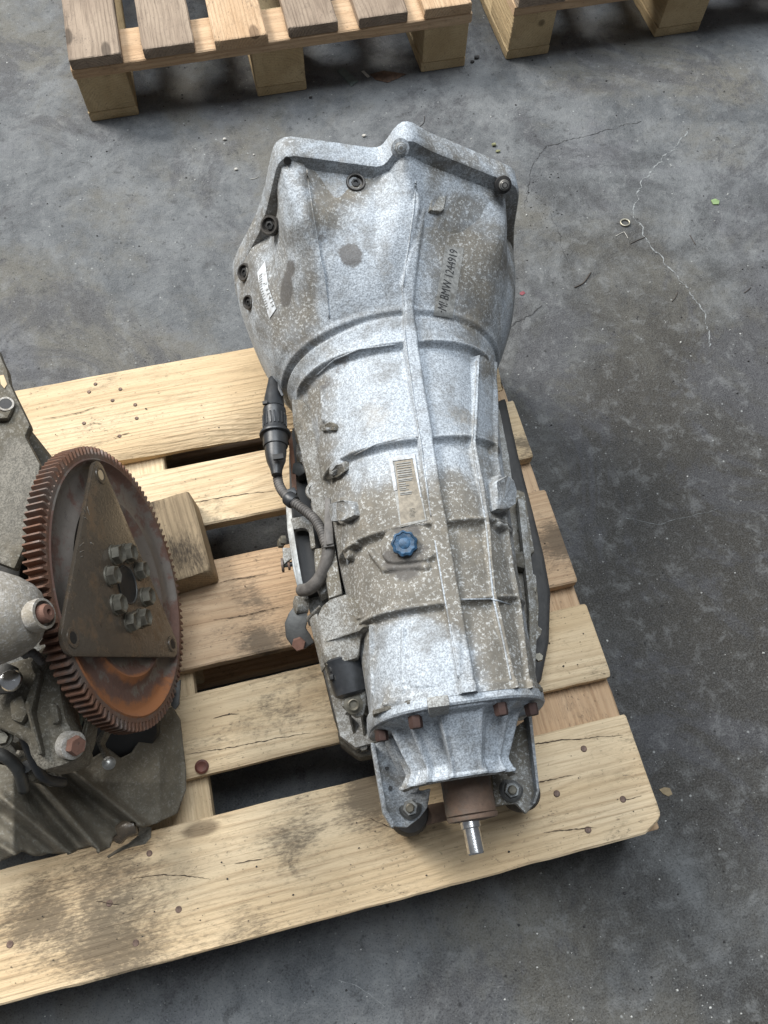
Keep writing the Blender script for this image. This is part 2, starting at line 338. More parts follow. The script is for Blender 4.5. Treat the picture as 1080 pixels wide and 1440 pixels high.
# grit scattered over the floor: nobody could count it
def grit(name, n, mat, smin, smax, areas, parent=None, z=FZ, label=None, ok=None):
    V = []; F = []
    for k in range(n):
        u0, v0, u1, v1 = random.choice(areas); c = W(random.uniform(u0, u1), random.uniform(v0, v1), z)
        if ok and not ok(c): continue
        s_ = smin + (smax - smin) * random.random() ** 4; i0 = len(V); h = s_ * random.uniform(.3, .8); q = random.uniform(0, 6.28)
        m_ = random.choice((3, 4, 5)); el = random.uniform(.5, 1)
        for j in range(m_):
            t = q + 6.283 * j / m_; x = math.cos(t) * random.uniform(.7, 1.1); y = math.sin(t) * random.uniform(.7, 1.1) * el
            V.append(c + Vector((x, y, 0)) * s_ * .5 + Vector((0, 0, .0002)))
        for j in range(m_): V.append((Vector(V[i0 + j]) - c) * .6 + c + Vector((0, 0, h * .6)))
        F.append([i0 + m_ + j for j in range(m_)])
        for j in range(m_): F.append([i0 + j, i0 + (j + 1) % m_, i0 + m_ + (j + 1) % m_, i0 + m_ + j])
    o = mk(name, V, F, mat, None, loc=(0, 0, 0)); o['kind'] = 'stuff'
    if label: o['label'] = label
    return o
M['grit_white'] = simple('pale_grit', (.46, .46, .44), .8, 0, .4, 200)
M['grit_dark'] = simple('dark_grit', (.035, .034, .034), .9, 0, .4, 200)
fa = [(-100, -60, 1180, 520)] * 5 + [(700, 400, 1180, 1500)] * 3 + [(0, 1150, 1100, 1500)] * 2
grit('pale_grit', 1000, 'grit_white', .0007, .0050, fa, label='pale stone grit scattered over the grey floor')
grit('dark_grit', 1300, 'grit_dark', .0010, .0055, fa, label='dark crumbs of dirt scattered over the grey floor')
grit('dark_grit', 260, 'grit_dark', .0010, .005, [(690, 60, 1010, 130), (180, 110, 620, 170), (740, 240, 790, 330)], label='dark crumbs of dirt gathered round the pallet feet')
# ------------------------------------------------------------------ pallets
def board(name, org, L, wd, h, axis, mat, parent, seed, wane=None, chamfer=0, dirtp=None, rag=.0012, skew=(0, 0), label=None):
    """sawn board: org = corner with the smallest x, y and its TOP z (thing-local); runs along axis 'x' or 'y'"""
    r = np.random.default_rng(seed); ns = max(8, int(L / .02)); nt = 10 if wd > .07 else 6
    e = .0022
    st = np.concatenate([[0, .0015], np.linspace(.006, L - .006, ns), [L - .0015, L]])
    def smooth(k, amp): x = np.cumsum(r.normal(0, 1, k)); x -= np.linspace(x[0], x[-1], k); x = np.convolve(np.pad(x, 3, 'edge'), np.ones(7) / 7, 'valid'); return x / (abs(x).max() + 1e-9) * amp
    N = len(st); a0 = smooth(N, rag) + r.normal(0, .0003, N); a1 = smooth(N, rag) + r.normal(0, .0003, N); zt = smooth(N, .0006)
    V = []; G = []
    for i, x in enumerate(st):
        k = min(x, L - x); ins = max(0, .0018 - k) * .8
        y0 = a0[i] + ins + skew[0] * x / L; y1 = wd + a1[i] - ins + skew[1] * x / L; top = zt[i] - ins; bot = -h + ins
        if chamfer: y0 += max(0, chamfer - (L - x))
        wn = wane(x) if wane else 0
        ring = []
        ring.append((y0, bot + e)); ring.append((y0 + e, bot)); ring.append((y1 - e, bot)); ring.append((y1, bot + e)); ring.append((y1, top - e)); ring.append((y1 - e, top))
        for j in range(1, nt): ring.append((y1 - e + (y0 + e + wn - y1 + e) * j / nt, top + r.normal(0, .00018)))
        ring.append((y0 + e + wn, top)); ring.append((y0 + wn * .45, top - e - wn * .22)); ring.append((y0, top - e - wn * .50))
        for (y, z) in ring: V.append((x, y, z)); G.append((x, y - wd / 2, z + h))
    m_ = len(ring); F = [[i * m_ + j, i * m_ + (j + 1) % m_, (i + 1) * m_ + (j + 1) % m_, (i + 1) * m_ + j] for i in range(N - 1) for j in range(m_)]
    F.append(list(range(m_))); F.append([(N - 1) * m_ + j for j in range(m_)][::-1])
    V = np.array(V)
    if axis == 'y': V = V[:, [1, 0, 2]]
    off = np.array(org) + np.array(root_of(parent).location); V = V + off
    at = {'gc': np.array(G)}
    if dirtp:
        dd = np.zeros(len(V))
        for (u, v, rad, amp) in dirtp:
            c = np.array(W(u, v, 0)); dd = np.maximum(dd, amp * np.exp(-(np.linalg.norm(V - c, axis=1) / rad) ** 2))
        at['dirt'] = dd
    o = mk(name, V, F, mat, parent, attrs=at, label=label)
    bm = bmesh.new(); bm.from_mesh(o.data); bmesh.ops.recalc_face_normals(bm, faces=bm.faces); bm.to_mesh(o.data); bm.free()
    o.data.polygons.foreach_set('use_smooth', [True] * len(o.data.polygons)); o.data.set_sharp_from_angle(angle=math.radians(40))
    return o
def nail(parent, u, v, r=.0042, z=.0003):
    c = W(u, v, z)
    lathe('nail_head', c - Vector((0, 0, .0015)), (random.uniform(-.06, .06), random.uniform(-.06, .06), 1), [(r, 0), (r, .0016), (r * .8, .0021), (r * .3, .0019)], 'nail', parent, 14)
# the pallet in front, standing where it stands; its right end is at x = 1.2
pal = thing('wooden_pallet', 'pale new pine pallet carrying the gearbox and the engine', 'pallet', (0, 0, 0))
wane1 = lambda x: .006 + .040 * float(ss(np.array(x), .55, .93)) + .003 * math.sin(x * 40)
yb = [(.002, .138), (.190, .100), (.322, .143), (.519, .099), (.650, .150)]
dp = {0: [(160, 1310, .08, 1.2), (60, 1300, .05, 1.1), (330, 1290, .05, .7), (522, 1118, .035, 1.6), (500, 1140, .03, .9), (250, 1330, .08, .6), (420, 1190, .05, .7)], 1: [(390, 1000, .04, .6), (440, 960, .05, .5)],
      2: [(352, 838, .018, 1.3), (375, 905, .030, 1.2), (790, 760, .035, 1.2), (400, 880, .03, .8)], 3: [(735, 625, .02, 1.0), (235, 740, .04, .7)], 4: [(700, 520, .02, .6)]}
deck = []
for i, (y, wd) in enumerate(yb):
    deck.append(board('deck_board', (0, y, 0), 1.2 - (.003 if i == 4 else 0), wd, .022, 'x', 'wood_pink' if i == 2 else 'wood', pal, 11 + i * 3,
          wane=wane1 if i == 4 else (lambda x: .006 if .7 < x < 1 else .003) if i == 1 else None, chamfer=.016 if i == 0 else 0, dirtp=dp.get(i)))
for i, x in enumerate((0, .527, 1.055)): board('stringer_board', (x, .0025, -.0225), .795, .1455, .022, 'y', 'wood_pink' if i == 2 else 'wood', pal, 40 + i)
for j, (y, wd) in enumerate(((.0, .1), (.328, .145), (.699, .1))):
    board('bottom_board', (0.001, y + .001, -.1225), 1.197, wd - .002, .0215, 'x', 'wood_pink' if j == 1 else 'wood_old', pal, 60 + j)
    for i, x in enumerate((0, .527, 1.055)): board('block', (x + .002, y + .003, -.0448), .141, wd - .006, .0772, 'x', 'wood_block', pal, 70 + 3 * j + i)
for (i, u, v) in [(0, 783, 1116), (0, 821, 1053), (0, 876, 1124), (0, 827, 1167), (0, 154, 1270), (0, 251, 1279), (0, 191, 1326), (0, 210, 1200), (0, 14, 1328),
                  (4, 125, 551), (4, 134, 540), (4, 169, 547), (4, 158, 563), (4, 118, 595), (4, 190, 569), (4, 192, 588), (4, 168, 613)]:
    nail(deck[i], u, v, .0040 if i == 0 else .0028)
lathe('nail_head', W(284, 1078, -.001), (.1, -.15, 1), [(.0085, 0), (.0085, .0035), (.006, .0045), (.003, .0035)], simple('red_rust_head', (.10, .03, .018), .6, .3), deck[1], 18, label='large dark red rusty nail head')
M['split'] = simple('dark_split', (.055, .036, .022), .9, 0, .5, 200)
def split(parent, px, wmax=.0014, jag=.0022):
    P_ = [W(u, v, .0) for u, v in px]; C = []; V = []; F = []
    for a, b in zip(P_[:-1], P_[1:]):
        k = max(2, int((b - a).length / .003)); C += [a.lerp(b, i / k) for i in range(k)]
    dy = 0; N_ = len(C)
    for i, c in enumerate(C):
        dy = dy * .85 + random.uniform(-jag, jag) * .3; t = (C[min(i + 1, N_ - 1)] - C[max(i - 1, 0)]).normalized(); sd = Vector((-t.y, t.x, 0))
        w_ = wmax * .5 * math.sin(math.pi * min(1, (i + .6) / N_)) ** .5 * random.uniform(.25, 1); V += [c + sd * (w_ + dy) + Vector((0, 0, .0011)), c + sd * (dy - w_) + Vector((0, 0, .0011))]
    for i in range(N_ - 1): F.append([2 * i, 2 * i + 1, 2 * i + 3, 2 * i + 2])
    mk('split', V, F, 'split', parent)
for bi, px in ((0, [(590, 1064), (660, 1056), (760, 1045), (880, 1032)]), (0, [(690, 1115), (740, 1105), (812, 1088)]), (0, [(880, 1125), (905, 1118)]), (0, [(768, 1170), (842, 1163)]), (0, [(135, 1268), (172, 1272)]), (0, [(185, 1236), (230, 1228), (300, 1236)]), (0, [(520, 1150), (555, 1165), (580, 1180)]),
               (0, [(330, 1215), (372, 1208)]), (2, [(700, 1400), (701, 1401)]) , (4, [(118, 600), (132, 594), (146, 597)]), (4, [(160, 616), (185, 608)]), (4, [(60, 590), (110, 580), (140, 572)]), (3, [(240, 715), (300, 702), (390, 690)]), (1, [(300, 1010), (340, 1004)]), (1, [(262, 1062), (330, 1050), (440, 1030)]), (2, [(300, 872), (360, 862), (410, 850)]), (2, [(310, 820), (380, 805)])):
    if px[0][0] != 700: split(deck[bi], px)
def on_deck(c): return c.x < 1.19 and any(y + .010 < c.y < y + wd - (.045 if y > .6 else .010) for y, wd in yb)
grit('dirt_crumbs', 520, 'grit_dark', .0007, .0034, [(0, 480, 440, 1400), (440, 1040, 930, 1300), (0, 1180, 520, 1400), (740, 680, 860, 1000)], z=.0009, ok=on_deck, label='dark dirt crumbs scattered on the pallet boards')
# the two pallets behind
def back_pallet(x0, y0, label, seed, nb=6):
    t = thing('wooden_pallet', label, 'pallet', (x0, y0, 0), 'worn pallets standing behind')
    p = (.8 - nb * .1) / (nb - 1)
    for i in range(nb): board('deck_board', (i * (.1 + p) + random.uniform(-.004, .004), random.uniform(-.006, .004), 0), 1.19, .1 + random.uniform(-.003, .003), .022, 'y', 'wood_old' if i % 3 != 2 else 'wood_pink', t, seed + i, rag=.002)
    for i, y in enumerate((.004, .527, 1.055)): board('stringer_board', (0, y, -.0225), .8, .1, .022, 'x', 'wood_pink' if i == 0 else 'wood', t, seed + 20 + i)
    for j, (x, wd) in enumerate(((0, .1), (.345, .108), (.70, .1))):
        board('bottom_board', (x + .001, .012, -.1225), 1.18, wd - .002, .0215, 'y', 'wood_block', t, seed + 30 + j)
        for i, y in enumerate((.010, .53, 1.06)): board('block', (x + .002, y, -.0448), .13, wd - .004, .0772, 'y', 'wood_block', t, seed + 40 + 3 * j + i)
    return t
back_pallet(.600, 1.522, 'weathered brown pallet behind the gearbox with three front feet in view', 200)
back_pallet(1.490, 1.522, 'weathered pallet right of the others, mostly out of view', 300)
# loose pallet block standing on the deck beside the flywheel
def wood_chunk():
    o = thing('wood_block', 'short sawn wood block resting on pallet boards right of flywheel', 'wood block', (.66, .49, 0))
    q = math.radians(6); c, s_ = math.cos(q), math.sin(q); H = .050
    b = board('block_body', (-.065, -.066, 0), .120, .125, H, 'y', 'wood_rough', o, 401, rag=.002, dirtp=[(270, 800, .03, 1.0), (225, 730, .02, .6)])
    me = b.data
    rz = random.Random(9)
    for v in me.vertices:
        x, y, z = v.co; z += rz.uniform(-.0007, .0007); x *= 1 - .04 * (z > -.02); v.co = (c * x - s_ * y, s_ * x + c * y, z + H + .0004)
    return o
wood_chunk()
# ================================================================== the gearbox
GA = math.radians(5.3); gS = np.array([math.sin(GA), math.cos(GA), 0]); gT = np.array([math.cos(GA), -math.sin(GA), 0]); gO = np.array([.9485, 0, 0]); Z0 = .145
VS, VT, VZ = Vector(gS), Vector(gT), Vector((0, 0, 1))
def G(s, t, z): return Vector(gO + s * gS + t * gT + np.array([0, 0, z]))
def loc(p): q = np.array(p) - gO; return q @ gS, q @ gT, q[2]
def Ws(u, v, s):
    d = sight(u, v); k = (s - (CP - Vector(gO)).dot(VS)) / d.dot(VS); return CP + d * k
gb = thing('gearbox', 'large oxidised aluminium automatic gearbox lying lengthwise on the pallet', 'gearbox', tuple(G(.4, 0, 0)))
FL = [(-.113, .365), (-.1, .373), (.002, .345), (.013, .347), (.025, .374), (.033, .380), (.043, .377), (.062, .362), (.168, .302), (.178, .293), (.182, .275), (.185, .221), (.199, .13), (.197, .07), (.17, .030), (.12, .008),
      (-.12, .008), (-.165, .030), (-.187, .09), (-.193, .15), (-.190, .180), (-.178, .206), (-.147, .262), (-.133, .300)]
FLa = np.array(FL)
def flange_r(th, shrink=1.0, drop_lug=False):
    P_ = FLa.copy()
    if drop_lug:
        P_[3] = (.013, .343); P_[4] = (.025, .343); P_[5] = (.033, .343); P_[6] = (.043, .342); P_[7] = (.062, .338)
    c, s_ = np.cos(th), np.sin(th); best = np.full(th.shape, 1e9)
    for i in range(len(P_)):
        a = P_[i] - (0, Z0); b = P_[(i + 1) % len(P_)] - (0, Z0); e = b - a
        den = c * e[1] - s_ * e[0]; den = np.where(abs(den) < 1e-12, 1e-12, den)
        r = (a[0] * e[1] - a[1] * e[0]) / den; k = (a[0] * s_ - a[1] * c) / den
        best = np.where((r > 0) & (k >= -1e-6) & (k <= 1 + 1e-6) & (r < best), r, best)
    return best * shrink
TS = [.150, .17, .20, .26, .30, .34, .40, .44, .50, .56, .585, .60, .62, .66, .70, .77]
TL = [.088, .087, .086, .089, .092, .097, .102, .106, .112, .122, .130, .137, .146, .157, .166, .180]
TR = [.093, .092, .094, .097, .100, .104, .110, .113, .119, .126, .131, .136, .143, .158, .168, .182]
TH = [.118, .118, .120, .118, .119, .122, .122, .121, .122, .122, .124, .128, .135, .153, .168, .188]
TN = [2.9, 2.8, 2.6, 2.4, 2.25, 2.2, 2.1, 2.1, 2.05, 2.0, 2.0, 2.0, 2.0, 2.0, 2.0, 2.0]
TB = [.08, .08, .085, .085, .085, .085, .085, .085, .088, .092, .098, .104, .112, .122, .13, .135]
def base_r(s, th):
    c, s_ = np.cos(th), np.sin(th); it = lambda T: np.interp(s, TS, T)
    a = np.where(c > 0, it(TR), it(TL)); up = s_ > 0; h = np.where(up, it(TH), it(TB)); n = np.where(up, it(TN), 3.0)
    r = ((abs(c) / a) ** n + (abs(s_) / h) ** n) ** (-1 / n)
    wq = np.clip((s - .612) / .153, 0, 1); wq = wq * .8 + .2 * ss(wq, 0, 1)
    dg = np.degrees(th); top = ss(dg, 12, 26) * ss(-dg, -152, -138); fr = flange_r(th, 1.0, True) * (.985 - .075 * top)
    return r * (1 - wq) + fr * wq
def hit(u, v):
    """where the sight line meets the plain body of the case"""
    d = sight(u, v); z = np.linspace(.42, 0, 900); k = (z - CP.z) / d.z
    P_ = np.array(CP)[None] + k[:, None] * np.array(d)[None]; q = P_ - gO; s = q @ gS; t = q @ gT; zz = q[:, 2] - Z0
    th = np.arctan2(zz, t); rho = np.hypot(t, zz); ok = (rho < base_r(s, th)) & (s > .14) & (s < .775)
    i = int(np.argmax(ok)); return Vector(P_[i]) if ok.any() else None
def hl(*px): return [p for p in (hit(u, v) for u, v in px) if p is not None]
def shell(s0, s1, ns, nt, extra=None, t0=-68, t1=248):
    sv = np.linspace(s0, s1, ns); th = np.radians(np.linspace(t0, t1, nt)); S, T = np.meshgrid(sv, th, indexing='ij')
    R = base_r(S, T); P_ = gO + S[..., None] * gS + (R * np.cos(T))[..., None] * gT; P_[..., 2] += Z0 + R * np.sin(T)
    V = P_.reshape(-1, 3); s = S.ravel(); t = T.ravel(); r = R.ravel()
    return V, s, t, r
def relief(V, s, th):
    """ribs, steps, pockets and bosses of the casting, in metres of height"""
    d = np.zeros(len(V)); deg = np.degrees(th); topw = ss(deg, 22, 34) * ss(-deg, -172, -158)
    for (s_i, L, D) in ((.572, .100, .0062), (.447, .085, .0058), (.347, .070, .0068), (.262, .060, .0064)):
        sk = s_i + .004 * np.sin(th * 3)
        q = sk - s; saw = -D * ss(q, 0, .0060) * (1 - np.clip(q / L, 0, 1)) ** 1.15
        d += saw * topw + .0034 * ss(-abs(q + .001), -.0030, -.0008) * topw
    # ring groove where the bell meets the case
    d += -.0042 * ss(-abs(s - .602), -.0036, -.0008) * ss(deg, 95, 130) - .0016 * ss(-abs(s - .602), -.0026, -.0008) * (1 - ss(deg, 60, 120))
    d += .003 * ss(s, .6035, .607) * ss(-s, -.66, -.62)
    def ridge(px, hw, h, f=.0022):
        nonlocal d
        pl = hl(*px); q = segdist(V, pl); d = np.maximum(d, np.where(q < hw + f, d * 0 + h * ss(hw + f - q, 0, f) + np.minimum(d, 0) * (1 - ss(hw + f - q, 0, f)), d)) if h > 0 else d + h * ss(hw + f - q, 0, f)
    def bump_(px, rad, h): 
        nonlocal d
        d = d + h * np.exp(-(segdist(V, hl(*px)) / rad) ** 2)
    main = [(594, 206), (588, 300), (574, 400), (577, 480), (587, 550), (598, 618), (609, 690), (619, 745), (631, 820), (640, 870), (650, 930), (657, 972)]
    ml = [loc(p) for p in hl(*main)]; ms = np.array([m_[0] for m_ in ml])[::-1]; mt = np.array([m_[1] for m_ in ml])[::-1]
    tt = (V - gO) @ gT; uu = np.interp(s, ms, mt) - tt
    d += .015 * ss(uu, -.0012, .0012) * (1 - ss(uu, .020, .050)) * ss(s, .615, .72)
    ridge(main, .0062, .0075, .003)
    ridge([(u - 8, v) for u, v in main], .0010, .0074, .002)
    # crease and ledge right of the second rib line
    r2 = [(670, 503), (668, 560), (664, 625), (676, 690), (685, 745), (694, 840), (708, 900), (722, 972)]
    ridge(r2, .0011, .0052, .0018)
    r3 = [(694, 512), (695, 560), (695, 640), (703, 700), (712, 760), (727, 850), (742, 975)]
    ridge(r3, .0011, .0048, .0020)
    # cast seam and raised panel on the left of the bell
    seam = [(427, 222), (432, 240), (440, 300), (450, 360), (456, 385), (461, 425), (465, 462)]
    ml = [loc(p) for p in hl(*seam)]; us = np.interp(s, np.array([m_[0] for m_ in ml])[::-1], np.array([m_[1] for m_ in ml])[::-1]) - tt
    d += .0050 * ss(us, -.0012, .0012) * (1 - ss(us, .02, .06)) * ss(s, .625, .69)
    ridge(seam, .0005, .0032, .0016)
    q = segdist(V, hl((408, 262), (416, 300))); d += .007 * (1 - ss(q, .018, .050))
    bump_([(470, 260), (480, 320)], .030, -.006)
    bump_([(640, 250), (660, 300), (640, 340)], .028, -.006)
    # tab right of the ridge on the bell, filler boss, side bosses, lugs
    for px, hw, h, f in (([(558, 768), (592, 765)], .017, .0022, .004), ([(520, 775), (540, 800), (600, 797)], .0015, .0018, .004),
                         ([(487, 716), (487, 722)], .012, .0065, .003), ([(488, 745), (490, 775)], .0085, .0025, .003), ([(503, 765), (488, 775)], .0008, .006, .002),
                         ([(697, 686), (700, 708)], .0105, .0105, .003), ([(700, 738), (714, 748)], .0015, .005, .003), ([(735, 775), (738, 790)], .006, .005, .004),
                         ([(464, 601), (471, 597)], .0040, .0042, .0030), ([(470, 663), (479, 655)], .0042, .0045, .0030), ([(455, 660), (460, 700)], .0012, .003, .002),
                         ([(452, 545), (455, 590)], .0016, .0018, .004)):
        ridge(px, hw, h, f)
    # flat raised plate at the tail, with its frame
    ridge([(566, 885), (566, 960)], .0012, .0010, .0015); ridge([(566, 960), (650, 958)], .0010, .0012, .0015)
    q = segdist(V, hl((590, 900), (625, 900), (625, 945), (590, 945), (590, 900))); d += .0014 * ss(.016 - q, 0, .003) * (s < .25)
    ridge([(522, 880), (522, 930), (524, 975)], .0010, .0026, .002); ridge([(505, 870), (560, 853), (640, 850)], .0014, .0032, .002)
    ridge([(450, 905), (510, 875)], .0012, .0030, .002)
    for (u, v) in ((548, 975), (545, 985)): ridge([(u, v), (u + 14, v - 2)], .004, .003, .003)
    # flange rim at the tail end, sockets for bolts
    d += .0035 * ss(-s, -.179, -.175)
    # cast surface is never quite even
    nz = np.zeros(len(V)); r_ = np.random.default_rng(3)
    for k in range(26):
        kk = r_.normal(0, 1, 3); kk = kk / np.linalg.norm(kk) * r_.uniform(40, 190); nz += np.sin(V @ kk + r_.uniform(0, 6)) * (60 / np.linalg.norm(kk))
    d += nz * .00012
    return d
def blobs(V, L, aniso=None):
    a = np.zeros(len(V))
    for (u, v, rad, amp) in L:
        p = hit(u, v) if not isinstance(u, Vector) else u
        if p is None: p = W(u, v, .2)
        a = a + amp * np.exp(-(np.linalg.norm(V - np.array(p), axis=1) / rad) ** 2)
    return a
DUST = [(478, 245, .040, .9), (462, 300, .022, .6), (510, 235, .03, .7), (430, 420, .05, .5), (400, 470, .05, .5), (400, 300, .02, .3), (345, 330, .05, .8), (365, 400, .045, .7), (480, 220, .05, .8), (470, 270, .045, .5), (650, 240, .06, 1.0), (640, 330, .05, .5), (680, 380, .06, .8), (670, 450, .03, .3),
        (440, 560, .035, .8), (450, 640, .04, .8), (465, 700, .04, .9), (530, 700, .035, .9), (575, 715, .022, 1.1), (550, 775, .04, 1.3), (500, 810, .05, 1.1), (600, 780, .05, 1.2), (640, 690, .028, .8), (560, 830, .03, .7),
        (650, 780, .045, .8), (680, 880, .06, .9), (720, 780, .05, 1.0), (720, 900, .06, .9), (600, 820, .04, .8), (700, 640, .03, .5), (740, 960, .04, .6), (480, 870, .05, 1.1), (590, 985, .02, .6), (550, 985, .02, .8),
        (530, 350, .05, -.8), (540, 440, .05, -.8), (540, 560, .07, -.9), (500, 420, .04, -.6), (640, 550, .05, -.6), (660, 520, .04, -.5), (590, 900, .045, -1.3), (560, 880, .035, -.8), (420, 270, .03, -.8), (570, 240, .04, -.9), (520, 600, .04, -.6), (650, 640, .02, -.2)]
OIL = [(455, 250, .016, .42), (490, 285, .014, .40), (465, 320, .012, .42), (520, 228, .014, .36), (640, 240, .02, .35), (665, 290, .02, .35), (650, 340, .016, .32), (690, 330, .016, .35), (560, 790, .02, .35), (470, 880, .02, .38), (495, 360, .0145, 1.0), (490, 350, .012, .4), (412, 375, .012, .9), (405, 400, .014, .9), (402, 420, .012, .9), (450, 335, .012, .5), (455, 365, .010, .45), (485, 505, .011, .5), (470, 515, .012, .6), (455, 540, .013, .65), (500, 492, .010, .35),
       (560, 745, .012, .55), (585, 745, .010, .6), (575, 800, .02, .6), (545, 785, .015, .4), (600, 770, .015, .4), (620, 225, .010, .3), (500, 205, .022, .45), (470, 200, .012, .5), (692, 560, .015, .45), (700, 600, .010, .4), (488, 740, .010, .5), (495, 715, .008, .3), (505, 775, .010, .5)]
def add_shell(name, s0, s1, ns, nt, mat):
    V, s, th, r = shell(s0, s1, ns, nt); d = relief(V, s, th)
    rad = np.stack([np.cos(th), np.sin(th)], 1); V = V + (d * rad[:, 0])[:, None] * gT; V[:, 2] += d * rad[:, 1]
    idx = np.arange(ns * nt).reshape(ns, nt)
    F = np.stack([idx[:-1, :-1].ravel(), idx[:-1, 1:].ravel(), idx[1:, 1:].ravel(), idx[1:, :-1].ravel()], 1)
    o = mk(name, V, F, mat, gb, smooth=True, attrs={'dust': blobs(V, DUST) * .62, 'oil': blobs(V, OIL)})
    return o, V, F
case, CV, CF = add_shell('main_case', .168, .6025, 400, 420, 'cast')
bell, BV, BF = add_shell('bell_housing', .6025, .768, 150, 460, 'cast')
def facing(o):   # outward normals
    bm = bmesh.new(); bm.from_mesh(o.data); bmesh.ops.recalc_face_normals(bm, faces=bm.faces); f = max(bm.faces, key=lambda f: f.calc_center_median().z)
    if f.normal.z < 0: bmesh.ops.reverse_faces(bm, faces=bm.faces)
    bm.to_mesh(o.data); bm.free()
facing(case); facing(bell)
bvh = BVHTree.FromPolygons([tuple(v) for v in np.concatenate([CV, BV])], CF.tolist() + (BF + len(CV)).tolist())
def on(u, v, off=0.0):
    """point on the finished casting under a photo point"""
    p, n, i, dd = bvh.ray_cast(CP, sight(u, v))
    if p is None: return W(u, v, .2), Vector((0, 0, 1))
    if n.dot(sight(u, v)) > 0: n = -n
    return p + n * off, n
def cast_line(name, px, r, off, mat='cast'):
    pts = []
    for (a, b) in zip(px[:-1], px[1:]):
        k = max(2, int(math.hypot(b[0] - a[0], b[1] - a[1]) / 9))
        for i in range(k): p, n_ = on(a[0] + (b[0] - a[0]) * i / k, a[1] + (b[1] - a[1]) * i / k); pts.append(p + n_ * off)
    tube(name, pts, r, mat, gb, 8, sub=2)
cast_line('parting_line', [(427, 214), (431, 238), (440, 300), (450, 360), (456, 388), (461, 425), (464, 458)], .0009, .0003)
cast_line('rib_edge', [(588, 215), (581, 300), (567, 400), (570, 478), (580, 550), (591, 618), (601, 690), (608, 735)], .0010, .0002)
cast_line('rib_edge', [(612, 760), (622, 820), (631, 870), (641, 930), (647, 965)], .0010, .0002)
cast_line('rib_edge', [(670, 508), (668, 560), (664, 622), (675, 690), (684, 742), (694, 842), (708, 902), (720, 965)], .0011, .0002)
cast_line('rib_edge', [(445, 528), (470, 506), (505, 491), (565, 483)], .0010, -.0001)
cast_line('rib_edge', [(498, 640), (530, 624), (570, 615), (600, 613)], .0010, -.0001); cast_line('rib_edge', [(648, 843), (690, 842), (726, 852)], .0009, 0)
# bell flange: rim plate with an open mouth
def flange_plate():
    n = 300; th = np.linspace(0, 2 * math.pi, n, endpoint=False); r = flange_r(th)
    r = np.convolve(np.concatenate([r[-2:], r, r[:2]]), [.1, .2, .4, .2, .1], 'valid')
    rings = [(.760, .90, 0), (.7625, .985, 0), (.766, 1.0, -.001), (.7895, 1.0, 0), (.791, .993, 0), (.791, .93, 0), (.760, .91, 0), (.70, .80, 0), (.64, .55, 0), (.64, .02, 0)]
    V = []; F = []
    for (s, k, a) in rings:
        for q, R in zip(th, r): V.append(G(s, (R * k + a) * math.cos(q), max(.003, Z0 + (R * k + a) * math.sin(q))))
    for j in range(len(rings) - 1):
        for i in range(n): F.append([j * n + i, j * n + (i + 1) % n, (j + 1) * n + (i + 1) % n, (j + 1) * n + i])
    V = np.array([tuple(v) for v in V])
    rr = np.random.default_rng(5); V[:, 2] += rr.normal(0, .0002, len(V))
    o = mk('bell_flange', V, F, 'cast', gb, smooth=True, attrs={'dust': np.full(len(V), -.05) + .35 * ss(V[:, 0], 1.05, 1.08) - .6 * np.exp(-((V[:, 0] - 1.04) / .03) ** 2) * (V[:, 2] > .3)})
    bm = bmesh.new(); bm.from_mesh(o.data); bmesh.ops.recalc_face_normals(bm, faces=bm.faces); bm.to_mesh(o.data); bm.free(); o.data.set_sharp_from_angle(angle=math.radians(38))
flange_plate()
# bolt sockets on the rim (shallow discs, recess shade put into their dark colour) and the two bright bolts
def socket(u, v, s, r, mat='socket'):
    p = Ws(u, v, s); pp, nn = on(u, v)
    if u == 380: pp = Ws(380, 317, .742); nn = (VZ * .6 - VT * .5 - VS * .4).normalized()
    ax = (nn + VZ * .3 - VS * .2).normalized(); p = pp
    ax = (nn + (VZ * .8 - VS * .5) * .55).normalized(); p = pp + nn * .0025
    o = lathe('bolt_socket', p - ax * .008, ax, [(r * 1.12, 0), (r * 1.10, .0075), (r * 1.0, .0092), (r * .84, .0092), (r * .76, .0078), (r * .72, .0055), (r * .40, .0055), (.0001, .0055)], mat, gb, 28)
    lathe('socket_bolt', p - ax * .0050, ax, [(r * .50, 0), (r * .50, .0045), (r * .28, .0048), (r * .26, .0030), (.0001, .0030)], 'hole', o, 6)
for u, v, s, r in ((500, 258, .735, .0105), (380, 317, .735, .0105), (345, 383, .735, .0105), (351, 425, .735, .0085)): socket(u, v, s, r)
lathe('bore', Ws(404, 226, .7598), -VS + VZ * .5, [(.0042, -.006), (.0042, .0010)], 'hole', gb, 16)
for u, v, mat in ((563, 208, 'worn_bolt'), (708, 260, 'worn_bolt')):
    p = Ws(u, v, .752); ax = (-VS + VZ * .8).normalized()
    o = lathe('flange_bolt', p - ax * .010, ax, [(.0095, 0), (.0105, .008), (.0100, .0105), (.0060, .0112), (.0060, .0125), (.0052, .0165), (.003, .0175)], 'cast' if u < 600 else 'rubber', gb, 24)
    lathe('bolt_tip', p + ax * .001, ax, [(.0062, 0), (.0062, .0035), (.0045, .0060), (.002, .0066)], mat, o, 20)
